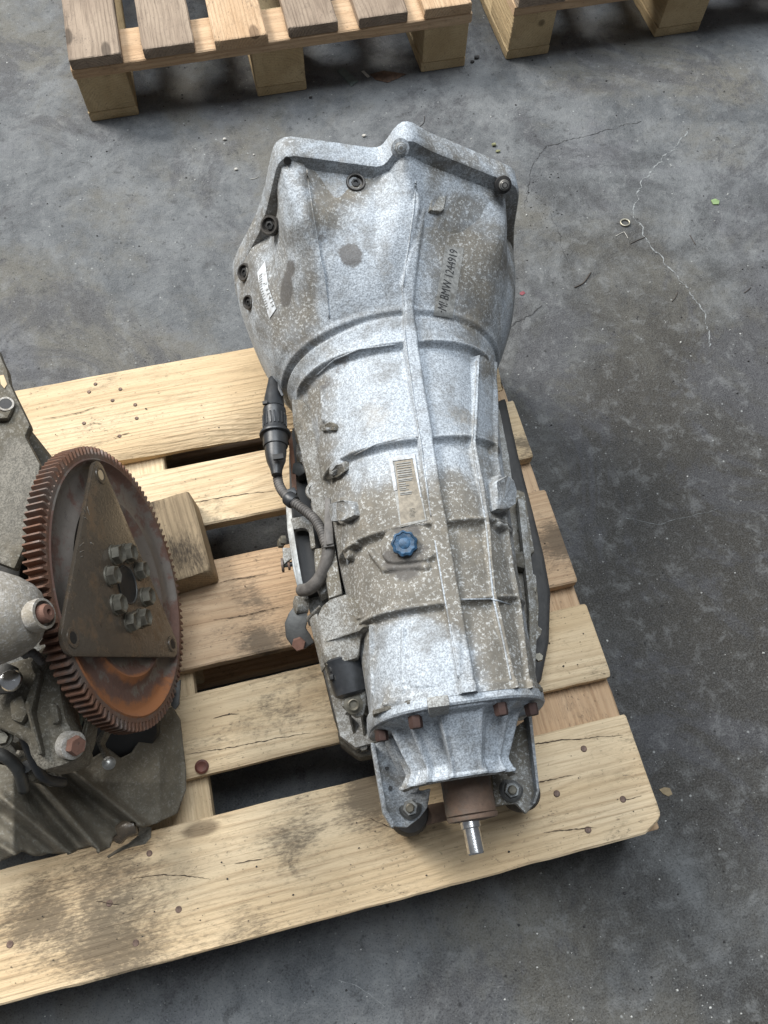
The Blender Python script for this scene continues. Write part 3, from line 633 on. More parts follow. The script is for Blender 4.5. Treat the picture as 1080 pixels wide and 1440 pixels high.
# labels lie on the casting
def patch(name, quad, nx, ny, mat, off=.0006, label=None, parent=None, thick=True):
    V = []; F = []
    for j in range(ny + 1):
        for i in range(nx + 1):
            a, b = i / nx, j / ny; u = (quad[0][0] * (1 - a) + quad[1][0] * a) * (1 - b) + (quad[3][0] * (1 - a) + quad[2][0] * a) * b
            v = (quad[0][1] * (1 - a) + quad[1][1] * a) * (1 - b) + (quad[3][1] * (1 - a) + quad[2][1] * a) * b
            p, n = on(u, v); V.append(p + n * off)
    for j in range(ny):
        for i in range(nx): k = j * (nx + 1) + i; F.append([k, k + 1, k + nx + 2, k + nx + 1])
    return mk(name, V, F, mat, parent or gb, smooth=True, label=label)
def lettering(txt, quad, mat, parent, off=.0010, shear=0.0, name='lettering'):
    """flat print: quad = photo corners of the text box (start-bottom, end-bottom, end-top, start-top)"""
    cu = bpy.data.curves.new(name, 'FONT'); cu.body = txt; cu.resolution_u = 3
    to = bpy.data.objects.new(name, cu); COL.objects.link(to); bpy.context.view_layer.update()
    me = bpy.data.meshes.new_from_object(to.evaluated_get(bpy.context.evaluated_depsgraph_get())); bpy.data.objects.remove(to)
    V = np.array([v.co[:] for v in me.vertices]); F = [list(p.vertices) for p in me.polygons]; bpy.data.meshes.remove(me)
    x = (V[:, 0] - V[:, 0].min()) / np.ptp(V[:, 0]); y = (V[:, 1] - V[:, 1].min()) / np.ptp(V[:, 1]); out = []
    for a, b in zip(x, y):
        u = (quad[0][0] * (1 - a) + quad[1][0] * a) * (1 - b) + (quad[3][0] * (1 - a) + quad[2][0] * a) * b
        v = (quad[0][1] * (1 - a) + quad[1][1] * a) * (1 - b) + (quad[3][1] * (1 - a) + quad[2][1] * a) * b
        p, n = on(u, v); out.append(p + n * off)
    return mk(name, out, F, mat, parent)
lab = patch('number_label', [(609, 443), (636, 447), (652, 349), (626, 345)], 8, 20, 'grey_label', .0007, 'grey number label on the right of the bell')
lettering('\u00b7M! BMW 1244919', [(626.5, 441), (643.5, 353), (632, 350), (614, 436)], 'ink', lab)
wl = patch('barcode_label', [(362.5, 384), (373.5, 367), (378, 404), (366, 405)], 4, 10, 'white_label', .0009, 'small white barcode label on the left of the bell')
patch('label_end', [(366, 405), (378, 404), (389, 434), (379.5, 448)], 4, 10, 'white_label', .0009, parent=wl)
for k in range(15):
    v0 = 386 + k * 3.4; u0 = 365.2 + max(0, (v0 - 405)) * .30; du = random.choice((.9, 1.3))
    patch('printed_bar', [(u0, v0 + 2.2), (u0 + 4.6, v0 - 1.6), (u0 + 4.8, v0 - 1.6 + du), (u0 + .2, v0 + 2.2 + du)], 1, 1, 'fade_ink', .0014, parent=wl)
lettering('5 114.H', [(375, 396), (387, 429), (383, 432), (371, 398)], 'fade_ink', wl, .0014)
bl = patch('barcode_sticker', [(547, 644), (583, 639), (600, 733), (563, 741)], 10, 26, 'grey_label', .0006, 'worn barcode sticker half covered in brown dust')
patch('dust_film', [(556, 650), (580, 646), (598, 731), (564, 738)], 8, 20, 'brown_film', .0010, parent=bl)
patch('sticker_edge', [(547, 644), (583, 639), (584.2, 645), (548.2, 650)], 8, 2, 'pale_edge', .0016, parent=bl)
patch('sticker_edge', [(548, 650), (553, 649), (559, 690), (554.5, 691)], 2, 10, 'pale_edge', .0016, parent=bl)
patch('sticker_edge', [(580, 645), (584, 645), (592.5, 700), (591, 700)], 2, 12, 'pale_edge', .0016, parent=bl)
for k in range(15):
    v0 = 653 + k * 3.1 + random.uniform(-.3, .3); u0 = 557 + (v0 - 650) * .13; wd = 20 * (1 if k < 8 else random.uniform(.35, .95)); du = random.choice((1.0, 1.3, 1.6))
    patch('printed_bar', [(u0, v0), (u0 + wd, v0 - 2.6 * wd / 20), (u0 + wd + .1, v0 - 2.6 * wd / 20 + du), (u0 + .1, v0 + du)], 4, 1, 'grey_label' if k % 2 else 'fade_ink', .0018, parent=bl)
for k in range(7):
    v0 = 716 + k * 1.9; patch('printed_bar', [(576, v0), (576 + random.uniform(5, 9), v0 - 1), (584, v0 - .4), (576, v0 + .6)], 2, 1, 'cast_dusty', .0014, parent=bl)
# blue scalloped breather cap
p, nrm = on(569, 766)
axc = (VZ + nrm * .5 - VS * .25).normalized()
cap = lathe('breather_cap', p - axc * .001, axc, [(.0085, 0), (.0085, .003), (.0128, .0034), (.0132, .0050), (.0128, .0095), (.0108, .0108), (.0100, .0098), (.0060, .0092), (.0048, .0100), (.0001, .0100)], 'blue_cap', gb, 72,
      polygon=lambda t, r: 1 + (.055 * math.cos(9 * t) if r > .0095 else 0), label='blue scalloped plastic cap, dirty on top')
# tail flange end wall, tail housing, side plates
n = 60
def tail_case():
    th = np.radians(np.linspace(-30, 210, 90)); r0 = base_r(np.full(90, .168), th) + .0035; V = []; F = []
    for s, k in ((.1695, 1.0), (.162, 1.0), (.160, .985), (.160, .5)):
        for q, R in zip(th, r0): V.append(G(s, R * k * math.cos(q), Z0 + R * k * math.sin(q)))
    for j in range(3):
        for i in range(89): F.append([j * 90 + i, j * 90 + i + 1, (j + 1) * 90 + i + 1, (j + 1) * 90 + i])
    V = np.array([tuple(v) for v in V]); o = mk('tail_joint', V, F, 'cast', gb, smooth=True, attrs={'dust': np.full(len(V), -.2)}); o.data.set_sharp_from_angle(angle=math.radians(40)); facing(o)
tail_case()
def tail_housing():
    ns, nt = 110, 220; sv = np.linspace(.1605, .1000, ns); th = np.radians(np.linspace(4, 176, nt)); S, T = np.meshgrid(sv, th, indexing='ij')
    k = (.1605 - S) / .0605
    e = k
    aR = .077 * (1 - e) + .052 * e; aL = .078 * (1 - e) + .061 * e; h = .103 * (1 - e) + .066 * e; n_ = 2.6 - .4 * e
    c, s_ = np.cos(T), np.sin(T); a = np.where(c > 0, aR, aL)
    R = ((abs(c) / a) ** n_ + (abs(s_) / h) ** n_) ** (-1 / n_)
    lip = ss(-k, -.10, -.04) * .011
    d = lip; deg = np.degrees(T)
    for (c0, wd, hh) in ((47, 3.4, .010), (62, 3.4, .012), (78, 3., .009), (103, 2.2, .008), (121, 2.4, .012), (139, 2.6, .012), (160, 3, .006)):
        cc = c0 + (c0 - 90) * .05 * k; d = np.maximum(d, hh * np.exp(-(abs(deg - cc) / wd) ** 2.6) * (1 - .35 * k))
    d = d - .0105 * ss(k, .03, .15) * (1 - ss(k, .75, .98)) * ss(abs(deg - 91), 10, 14) + .003 * ss(k, .93, .97)
    d += .0025 * ss(-abs(deg - 91), -13, -10)
    R = R + d
    V = gO + S[..., None] * gS + (R * c)[..., None] * gT; V[..., 2] += Z0 + R * s_
    V = V.reshape(-1, 3); idx = np.arange(ns * nt).reshape(ns, nt); F = np.stack([idx[:-1, :-1].ravel(), idx[:-1, 1:].ravel(), idx[1:, 1:].ravel(), idx[1:, :-1].ravel()], 1)
    dust = -.5 + .9 * ((deg.ravel() > 124)) * .6
    o = mk('tail_housing', V, F, 'cast', gb, smooth=True, attrs={'dust': dust}); facing(o)
    # inner wall so the mouth has thickness
    th2 = np.radians(np.linspace(4, 176, 60)); V2 = []; F2 = []
    for s, dr in ((.1000, .0028), (.0985, 0.), (.0990, -.004), (.15, -.010)):
        for q in th2:
            c, s_ = math.cos(q), math.sin(q); a = .052 if c > 0 else .061; R = ((abs(c) / a) ** 2.2 + (abs(s_) / .066) ** 2.2) ** (-1 / 2.2) + dr; V2.append(G(s, R * c, Z0 + R * s_))
    for j in range(3):
        for i in range(59): F2.append([j * 60 + i, j * 60 + i + 1, (j + 1) * 60 + i + 1, (j + 1) * 60 + i])
    mk('housing_lip', V2, F2, 'cast_dusty', gb, smooth=True)
tail_housing()
# end wall behind the housing, closing the case
slab('rear_wall', [G(.1675, -.084, .23), G(.1675, -.05, .258), G(.1675, .05, .256), G(.1675, .086, .225), G(.1675, .088, .06), G(.1675, -.084, .06)], .004, 'cast_dark', gb, .0005, direction=gS)
for (u, v, s) in ((537, 1037, .157), (585, 1019, .157), (705, 1001, .157), (748, 1001, .157)):
    hexa('flange_screw', Ws(u, v, .150) + VS * .008, -VS, .0068, .0115, 'rust_dark', gb, tw=.2)
slab('flange_pad', [Ws(602, 996, .155), Ws(633, 992, .155), Ws(632, 1006, .155), Ws(604, 1010, .155)], .010, 'cast_dusty', gb, .002, direction=gS)
# mounting ears left and right of the tail housing
slab('mount_ear', [(523, 1046, .150), (548, 1040, .150), (560, 1075, .138), (572, 1100, .128), (592, 1112, .120), (606, 1108, .118), (601, 1136, .108), (590, 1150, .104), (572, 1164, .100), (552, 1162, .100), (540, 1138, .108)], .010, 'cast', gb, .002)
slab('ear_web', [(521, 1044, .166), (527, 1044, .166), (544, 1138, .124), (557, 1161, .112), (551, 1164, .112), (538, 1142, .124)], .030, 'cast', gb, .0015)
slab('ear_web', [(540, 1040, .175), (556, 1036, .18), (592, 1112, .125), (573, 1118, .12), (566, 1100, .125)], .045, 'cast', gb, .004)
slab('mount_ear', [(700, 1040, .150), (745, 1008, .155), (751, 1075, .135), (757, 1112, .124), (752, 1130, .118), (740, 1145, .114), (726, 1130, .114), (697, 1133, .114), (690, 1088, .122)], .010, 'cast_dusty', gb, .002)
slab('ear_web', [(743, 1004, .175), (748, 1005, .175), (759, 1112, .138), (753, 1130, .130), (749, 1130, .130), (755, 1112, .138)], .03, 'cast', gb, .001)
slab('ear_web', [(716, 1004, .17), (726, 1002, .17), (722, 1078, .118), (708, 1086, .118), (703, 1078, .12)], .045, 'cast', gb, .004)
for (u, v, z, m_) in ((577, 1135, .108, 'dark_steel'), (719, 1110, .120, 'dark_steel')):
    b_ = W(u, v, z); bt = lathe('mount_bolt', b_, (-.1, -.15, 1), [(.0125, 0), (.0125, .0022), (.0100, .0030), (.0100, .0034)], m_, gb, 24)
    hexa('bolt_head', b_ + Vector((0, 0, .003)), (-.1, -.15, 1), .0085, .007, 'grey_steel', bt); lathe('bolt_tip', b_ + Vector((-.001, -.001, .010)), (-.1, -.15, 1), [(.0048, 0), (.0048, .004), (.0035, .005)], 'olive_bolt', bt, 14)
for (u, v) in ((545, 1098), (549, 1108), (544, 1080)): lathe('bore', W(u, v, .1245 if u != 544 else .134), VZ, [(.0022, -.004), (.0022, .0006)], 'hole', gb, 12)
lathe('rubber_mount', W(575, 1146, .035), VZ, [(.020, -.02), (.023, -.012), (.023, .012), (.020, .022)], 'rubber', gb, 30)
lathe('rubber_mount', W(733, 1116, .045), VZ, [(.018, -.03), (.020, -.012), (.020, .012), (.017, .022)], 'rubber', gb, 30)
slab('crossbar', [(560, 1140, .052), (620, 1128, .052), (745, 1104, .052), (745, 1122, .052), (700, 1134, .052), (668, 1144, .052), (586, 1164, .052), (562, 1166, .052)], .016, 'rust_shaft', gb, .003, label='rusty crossbar under the output shaft')
# output flange and shaft
q = G(.112, 0, Z0); q0 = W(655, 1100, Z0); st = loc(q0)[1]
shaft = lathe('output_flange', G(.135, st, Z0), -VS, [(.0262, 0), (.0265, .018), (.0258, .042), (.0262, .062), (.0255, .0665), (.022, .068)], 'rust_shaft', gb, 48)
lathe('flange_collar', G(.068, st + .001, Z0 - .004), -VS, [(.0262, 0), (.0266, .002), (.0255, .0050), (.014, .0065)], 'rust_shaft', gb, 40, polygon=lambda t, r: 1.0)
lathe('shaft_stub', G(.062, st - .003, Z0), -VS + VT * .03, [(.0105, 0), (.0105, .006), (.0086, .007), (.0086, .030), (.0074, .0315), (.0001, .0315)], 'chrome', gb, 32)
# ---- lower rails, oil pan
def prism_st(name, st_, z1, z0, mat, bev=.002, label=None): return slab(name, [G(s, t, z1) for s, t in st_], z1 - z0, mat, gb, bev, label=label)
def W_st(u, v, z): a = loc(W(u, v, z)); return (a[0], a[1])
right = [W_st(u, v, .055) for u, v in ((712, 556), (731, 640), (752, 720), (767, 780), (776, 830), (774, 900), (763, 955), (748, 975))]
left = [W_st(u, v, .055) for u, v in ((523, 1062), (482, 1046), (468, 1005), (450, 930), (444, 870))]
prism_st('oil_pan', right + [(.155, .06)] + left + [(.45, -.135), (.60, -.125), (.62, .0), (.60, .13)], .052, .004, 'pan', .006, 'black steel oil pan under the case')
r2 = [W_st(u, v, .078) for u, v in ((703, 575), (716, 640), (722, 686), (738, 692), (745, 735), (752, 775), (735, 790), (741, 803), (754, 808), (758, 850), (757, 880), (763, 884), (761, 892), (755, 900), (753, 960), (745, 975))]
l2 = [W_st(u, v, .078) for u, v in ((525, 1045), (500, 1052), (478, 1035), (470, 1000), (455, 935), (447, 900), (430, 840))]
prism_st('pan_rail', r2 + [(.17, .02)] + l2 + [(.46, -.115), (.59, -.12), (.60, .12)], .078, .054, 'cast_dusty', .0025)
slab('rail_step', [(728, 700, .10), (738, 702, .10), (755, 850, .088), (753, 955, .088), (745, 955, .088), (744, 850, .095)], .02, 'cast_dusty', gb, .002)
for u, v in ((733, 745), (748, 830), (757, 925)): hexa('pan_screw', W(u, v, .079), VZ, .0055, .005, 'olive_bolt', gb)
slab('rail_lug', [(724, 776, .095), (742, 772, .095), (746, 792, .095), (738, 800, .095), (724, 796, .095)], .03, 'cast_dark', gb, .005)
# low casting on the left of the tail, speed sensor with its plug
slab('pan_corner', [(486, 1000, .085), (520, 990, .085), (525, 1062, .06), (505, 1066, .05), (478, 1046, .05), (474, 1030, .055)], .04, 'cast_dark', gb, .004)
for a, b in (((492, 1005, .093), (504, 1056, .064)), ((480, 1030, .066), (520, 1050, .068)), ((508, 1000, .095), (516, 1055, .068))):
    pa, pb = W(*a), W(*b); sd = (pb - pa).cross(VZ).normalized() * .0016; slab('pan_rib', [pa - sd, pa + sd, pb + sd, pb - sd], .02, 'cast_dark', gb, .0008)
hexa('pan_screw', W(511, 1050, .068), VZ, .006, .006, 'cast_dark', gb)
pc = W(488, 955, .135)
sens = lathe('sensor_plug', pc + VS * .024 + VZ * .004, -VS * 1.0 - VZ * .15 + VT * .12, [(.0225, 0), (.0240, .002), (.0232, .005), (.0225, .010), (.0215, .030), (.0205, .040), (.016, .043)], 'black_plastic', gb, 36)
for i in range(3):
    for j in range(2): slab('plug_window', [(463 + i * 7, 938 + j * 11 + i, .152), (468 + i * 7, 937 + j * 11 + i, .153), (469 + i * 7, 944 + j * 11 + i, .152), (464 + i * 7, 945 + j * 11 + i, .151)], .006, 'hole', sens, .0006)
slab('sensor_bracket', [(478, 977, .142), (500, 968, .146), (515, 969, .146), (515, 990, .137), (511, 1006, .130), (500, 1008, .128), (490, 1001, .130), (480, 992, .136)], .012, 'cast_dusty', gb, .003)
sb = lathe('sensor_bolt', W(497, 990, .137), VZ - VS * .3, [(.0105, 0), (.0105, .003), (.0068, .0035), (.0066, .009), (.0055, .0098), (.0035, .0075), (.0001, .0075)], 'olive_bolt', gb, 24)
# bulge low on the left of the case
slab('side_bulge', [(446, 866, .150), (452, 851, .165), (463, 842, .178), (486, 834, .195), (520, 850, .215), (560, 880, .215), (516, 884, .205), (508, 892, .19), (505, 925, .17), (458, 937, .150), (452, 905, .150)], .08, 'cast_dusty', gb, .006)
slab('bulge_rib', [(434, 868, .118), (446, 862, .145), (458, 936, .145), (452, 944, .115)], .012, 'cast_dusty', gb, .003)
slab('bulge_rib', [(449, 850, .16), (452, 853, .16), (434, 872, .118), (430, 868, .118)], .03, 'cast_dusty', gb, .0015)
# ---- control side: brackets, lever, conduit, round plug
slab('side_wall', [(462, 606, .172), (470, 640, .170), (463, 690, .165), (470, 760, .16), (482, 835, .155), (462, 842, .15), (448, 740, .14), (440, 700, .14), (430, 650, .14), (412, 596, .15), (410, 560, .165), (425, 560, .19)], .09, 'cast_dusty', gb, .004)
slab('recess_shade', [(411, 600, .100), (440, 620, .100), (452, 740, .100), (448, 830, .100), (424, 836, .100), (408, 720, .100), (406, 640, .100)], .03, 'hole', gb, .002)  # solid black slab painted as the shade of a recess
slab('side_plate', [(401, 700, .115), (409, 699, .118), (412, 740, .118), (420, 790, .118), (428, 832, .112), (421, 838, .110), (412, 800, .115), (404, 745, .115)], .006, 'grey_steel', gb, .001)
slab('side_arch', [(408, 728, .120), (430, 724, .125), (440, 735, .125), (444, 770, .125), (437, 772, .120), (434, 745, .12), (426, 742, .12), (412, 745, .118)], .010, 'cast_dusty', gb, .003)
slab('side_foot', [(441, 770, .13), (466, 768, .14), (476, 818, .14), (462, 828, .135), (450, 838, .125), (444, 820, .12)], .03, 'cast_dusty', gb, .005)
slab('harness_bracket', [(424, 648, .135), (450, 640, .15), (458, 670, .15), (456, 690, .15), (441, 672, .14), (436, 670, .138), (431, 668, .136)], .003, 'conduit', gb, .0008)
slab('valve_lump', [(416, 622, .13), (432, 618, .14), (440, 630, .14), (438, 648, .14), (422, 650, .13), (416, 640, .125)], .03, 'cast_dusty', gb, .005)
slab('valve_lump', [(412, 650, .12), (424, 648, .125), (430, 664, .125), (420, 670, .12), (410, 664, .118)], .02, 'dark_steel', gb, .003)
slab('edge_plate', [(405, 612, .125), (410, 608, .13), (415, 652, .12), (418, 700, .115), (411, 700, .112), (409, 660, .115)], .004, 'rust_gear', gb, .001)
bo = lathe('threaded_boss', W(447, 695, .132), VZ - VS * .25 - VT * .1, [(.0125, 0), (.0125, .020), (.0112, .0225), (.0085, .0225), (.0078, .012), (.0001, .012)], 'cast_dusty', gb, 28)
slab('boss_web', [(436, 705, .135), (458, 705, .14), (462, 740, .14), (446, 742, .13)], .02, 'cast_dusty', gb, .003)
slab('boss_web', [(446, 672, .150), (452, 670, .155), (455, 682, .152), (444, 690, .145), (441, 684, .145)], .02, 'cast_dusty', gb, .003)
for u, v, z in ((401, 760, .112), (398, 764, .108)): hexa('plate_screw', W(u, v, z), VT * -1 + VZ * .4, .0060, .006, 'olive_bolt', gb)
slab('spring_clip', [(397, 770, .11), (412, 770, .112), (415, 782, .112), (403, 790, .108), (398, 795, .106), (398, 786, .106)], .004, 'cast_dusty', gb, .001)
for u in (396, 405, 412): lathe('clip_disc', W(u, 795, .100), VT, [(.009 - abs(u - 396) * .0003, 0), (.009 - abs(u - 396) * .0003, .0025)], 'rust_gear', gb, 20)
lathe('clip_pin', W(397, 795, .100), VT, [(.0032, 0), (.0032, .018)], 'dark_steel', gb, 12)
lev = slab('shift_lever', [(418, 846, .085), (428, 842, .09), (433, 868, .09), (430, 882, .085), (436, 892, .08), (442, 903, .078), (428, 912, .075), (412, 910, .075), (402, 896, .08), (400, 876, .085), (406, 862, .088)], .005, 'dark_steel', gb, .0015, label='black selector lever hanging off the left side')
hexa('lever_nut', W(420, 905, .078), VZ - VS * .5, .0085, .006, 'rust_bolt', lev)
lathe('lever_hub', W(427, 850, .088), -VT + VZ * .3, [(.011, -.004), (.011, .010), (.006, .012)], 'cast_dusty', lev, 20)
ZC = .155
tube('harness_conduit', [W(390, 666, .14), W(392, 680, .142), W(398, 692, .145), (W(410, 704, .150)), W(426, 716, .152), W(442, 730, .155), W(452, 746, .158), W(457, 762, .16), W(460, 770, .16)], .0062, 'conduit', gb, 14, ribs=.0034, sub=8)
tube('harness_sleeve', [W(462, 768, .158), W(461, 782, .155), W(456, 800, .148), W(446, 818, .138), W(434, 828, .125), W(424, 830, .11)], .0078, 'conduit', gb, 14, sub=6)
lathe('conduit_clamp', W(409, 703, .148), (W(426, 716, .152) - W(398, 692, .145)), [(.0085, -.006), (.0092, -.004), (.0092, .004), (.0085, .006)], 'black_plastic', gb, 20)
slab('conduit_clamp', [(396, 690, .15), (414, 684, .15), (418, 692, .15), (412, 700, .15), (400, 698, .15)], .008, 'black_plastic', gb, .002)
slab('clip_strap', [(457, 700, .176), (464, 700, .178), (470, 768, .17), (455, 770, .168), (456, 735, .172)], .003, 'conduit', gb, .0008, label='thin grey strap holding the conduit')
slab('strap_clip', [(457, 745, .174), (468, 744, .174), (469, 764, .172), (459, 766, .172)], .004, 'conduit', gb, .001)
pa, pb = W(384, 532, .142), W(389, 668, .150); ax = (pb - pa).normalized(); Lp = (pb - pa).length; f_ = Lp / 136
def px_r(r): return r * .775e-3
prof = [(7, 0), (8, 1), (9, 6), (13, 20), (16, 30), (17, 44), (17.5, 45), (16, 45.5), (16, 46), (19, 47), (19, 52), (18.5, 53), (18.5, 76), (19, 77), (19.5, 79), (25, 80), (25.5, 81.5), (25, 83), (20, 84), (20, 97), (19.5, 98.5), (17.5, 99), (17, 108), (15, 118), (10, 128), (8, 136)]
plug = lathe('round_plug', pa, ax, [(px_r(r), h * f_) for r, h in prof], 'black_plastic', gb, 44, label='black round wiring plug with conduit at its lower end')
A_, B_, C_ = frame(ax)
for i in range(18):
    t = 2 * math.pi * i / 18; r_ = px_r(19.3); c = pa + ax * (64 * f_) + (B_ * math.cos(t) + C_ * math.sin(t)) * r_; tn = (-B_ * math.sin(t) + C_ * math.cos(t)); ot = (B_ * math.cos(t) + C_ * math.sin(t))
    slab('grip_rib', [c - ax * .0088 - tn * .0011 + ot * .0006, c + ax * .0088 - tn * .0011 + ot * .0006, c + ax * .0088 + tn * .0011 + ot * .0006, c - ax * .0088 + tn * .0011 + ot * .0006], .0018, 'black_plastic', plug, .0004, direction=tuple(-ot))
slab('latch_window', [W(383, 639, .168), W(398, 637, .168), W(399, 644, .168), W(384, 646, .168)], .004, 'hole', plug, .0005)
slab('latch_window', [W(369, 564, .158), W(376, 562, .160), W(376, 567, .160), W(369, 568, .158)], .004, 'hole', plug, .0005)
slab('plug_key', [W(390, 535, .160), W(395, 545, .160), W(399, 555, .160), W(396, 557, .160), W(391, 547, .160)], .004, 'black_plastic', plug, .0008)
def lug(name, px, h, depth, mat, bev=.004):
    top = [on(u, v) for u, v in px]; n_ = sum((n for p, n in top), Vector()).normalized(); slab(name, [p + n_ * h for p, n in top], depth, mat, gb, bev, direction=tuple(-n_))
lug('case_lug', [(683, 680), (700, 676), (713, 678), (718, 696), (717, 712), (703, 722), (689, 721)], .013, .05, 'cast')
lug('case_lug', [(468, 709), (488, 704), (503, 706), (507, 726), (490, 733), (473, 735)], .009, .04, 'cast')
lug('bell_tab', [(605, 253), (623, 255), (626, 262), (620, 300), (614, 304), (599, 302)], .009, .04, 'cast_dusty', .002)
lug('case_lug', [(452, 600), (468, 594), (477, 597), (475, 606), (456, 607)], .0055, .03, 'cast_dusty', .003)
lug('case_lug', [(463, 670), (477, 652), (488, 648), (491, 660), (480, 668), (466, 673)], .006, .03, 'cast_dusty', .003)
slab('case_web', [(694, 740, .195), (706, 741, .188), (716, 750, .178), (714, 754, .178), (702, 747, .188), (694, 745, .195)], .05, 'cast_dusty', gb, .001)
slab('case_web', [(486, 781, .203), (494, 771, .214), (505, 762, .224), (507, 765, .224), (497, 774, .214), (489, 786, .203)], .04, 'cast', gb, .001)
# ledge between case and bell on the right, seen as a vertical strip
slab('case_side', [(674, 500, .225), (695, 496, .195), (697, 560, .165), (697, 640, .14), (712, 688, .13), (716, 745, .12), (700, 745, .14), (690, 690, .16), (676, 640, .19)], .08, 'cast', gb, .004)
# ================================================================== the engine on the left
en = thing('car_engine', 'dirty dark car engine at the left edge, rusty flywheel facing the gearbox', 'engine', (.5, .35, 0))
fC = Vector((.6547, .3668, .2155)); fN = Vector((.978, -.065, .199)).normalized(); e1 = fN.cross(VZ).normalized(); e2 = fN.cross(e1)
def D(a, b, d=0): return fC + e1 * a + e2 * b + fN * d
def disc_lathe(name, prof, mat, parent, n=160, tooth=None, **kw):
    V = []; F = []; rr = []
    for (r, d) in prof:
        for i in range(n):
            t = 2 * math.pi * i / n; V.append(D(r * math.cos(t), r * math.sin(t), d))
    m_ = len(prof)
    for j in range(m_ - 1):
        for i in range(n): F.append([j * n + i, j * n + (i + 1) % n, (j + 1) * n + (i + 1) % n, (j + 1) * n + i])
    V = np.array([tuple(v) for v in V])
    q = (V - np.array(fC)); a = q @ np.array(e1); b = q @ np.array(e2); r = np.hypot(a, b)
    # orange rust gathered low on the rim
    rust = ss(a, .045, .105) * (.72 * np.exp(-((r - .129) / .0085) ** 2) + .85 * np.exp(-((r - .097) / .006) ** 2)) + .12 * ss(a, .05, .1)
    rust = rust + .30 * np.exp(-((r - .137) / .008) ** 2)
    o = mk(name, V, F, mat, parent, smooth=True, attrs={'rust': rust}, **kw); bm = bmesh.new(); bm.from_mesh(o.data); bmesh.ops.recalc_face_normals(bm, faces=bm.faces); bm.to_mesh(o.data); bm.free()
    o.data.set_sharp_from_angle(angle=math.radians(40)); return o
fw = disc_lathe('flywheel', [(.1385, -.012), (.1385, .0), (.136, .0015), (.1335, -.001), (.131, -.005), (.127, -.0065), (.110, -.0065), (.1055, -.0058), (.101, -.003), (.096, -.0005), (.091, -.002), (.087, -.004), (.06, -.004), (.03, -.004), (.0001, -.004)], 'rust', en, label='rusty pressed steel flywheel disc')
def ring_gear():
    NTt = 116; V = []; F = []; prof = [(-1.4, .30), (-.72, .34), (-.42, 1.0), (.42, 1.0), (.72, .34)]; prof = [(.0, 0), (.20, 0), (.40, 1), (.60, 1), (.80, 0)]
    R0, R1, T0, T1 = .1420, .1508, -.0180, .0005; pts = []
    for k in range(NTt):
        for (f, h) in prof[1:]: pts.append(((k + f) / NTt * 2 * math.pi, R0 + (R1 - R0) * h))
    n = len(pts); ringsd = [(.1375, T0, None), (None, T0, 1), (None, T0 + .0012, 0), (None, T1 - .0012, 0), (None, T1, 1), (.1375, T1, None)]
    for (r, d, ins) in ringsd:
        for (t, R) in pts:
            rad = r if r else (R - (.0012 if ins and R > .147 else 0)); V.append(D(rad * math.cos(t), rad * math.sin(t), d))
    for j in range(5):
        for i in range(n): F.append([j * n + i, j * n + (i + 1) % n, (j + 1) * n + (i + 1) % n, (j + 1) * n + i])
    o = mk('ring_gear', V, F, 'rust_gear', fw, label='rusty toothed starter ring round the flywheel'); bm = bmesh.new(); bm.from_mesh(o.data); bmesh.ops.recalc_face_normals(bm, faces=bm.faces); bm.to_mesh(o.data); bm.free()
ring_gear()
def px_on_plate(u, v, d=.0049):
    dd = sight(u, v); k = (D(0, 0, d) - CP).dot(fN) / dd.dot(fN); return CP + dd * k
# triangular drive plate with rounded corners
def tri_plate():
    def pc(u, v): p = px_on_plate(u, v, .0045) - fC; return Vector((p.dot(e1), p.dot(e2)))
    C3 = [pc(141, 668), pc(102, 897), pc(242, 906)]; rad = [.0150, .0165, .0150]; out = []
    for i in range(3):
        c = C3[i]; p = C3[i - 1]; q = C3[(i + 1) % 3]; dp = (p - c).normalized(); dq = (q - c).normalized(); bis = (dp + dq).normalized()
        n1 = Vector((-dp.y, dp.x)); n1 = n1 if n1.dot(bis) < 0 else -n1; n2 = Vector((-dq.y, dq.x)); n2 = n2 if n2.dot(bis) < 0 else -n2
        a1 = math.atan2(n1.y, n1.x); a2 = math.atan2(n2.y, n2.x); dlt = (a2 - a1 + math.pi) % (2 * math.pi) - math.pi
        for k in range(9): t = a1 + dlt * k / 8; out.append(c + Vector((math.cos(t), math.sin(t))) * rad[i])
    o = slab('drive_plate', [D(p.x, p.y, .0045) for p in out], .0040, 'rust_plate', fw, .0008, 'brown triangular drive plate bolted on the flywheel', direction=tuple(-fN))
    for i, c in enumerate(C3):
        p = D(c.x, c.y, .0046)
        lathe('hole_rim', p - fN * .001, fN, [(.0098, 0), (.0094, .0018), (.0072, .0022), (.0058, .0016)], 'rust_plate', fw, 28)
        lathe('plate_hole', p - fN * .0015, fN, [(.0056, 0), (.0056, .0023)], 'hole' if i != 0 else 'wood', fw, 24)
tri_plate()
slab('plate_tab', [D(-.102, -.066, .003), D(-.118, -.052, .003), D(-.118, -.048, .003), D(-.086, -.056, .003)], .002, 'worn_bolt', fw, .0004, direction=tuple(-fN))
h_ = lathe('hub_ring', D(0, 0, .004), fN, [(.0215, 0), (.0210, .0016), (.0198, .0018), (.0192, .0010), (.0192, .0003)], 'dark_steel', fw, 40)
lathe('hub_bore', D(0, 0, .0035), fN, [(.0190, 0), (.0190, .0012)], 'hole', fw, 36)
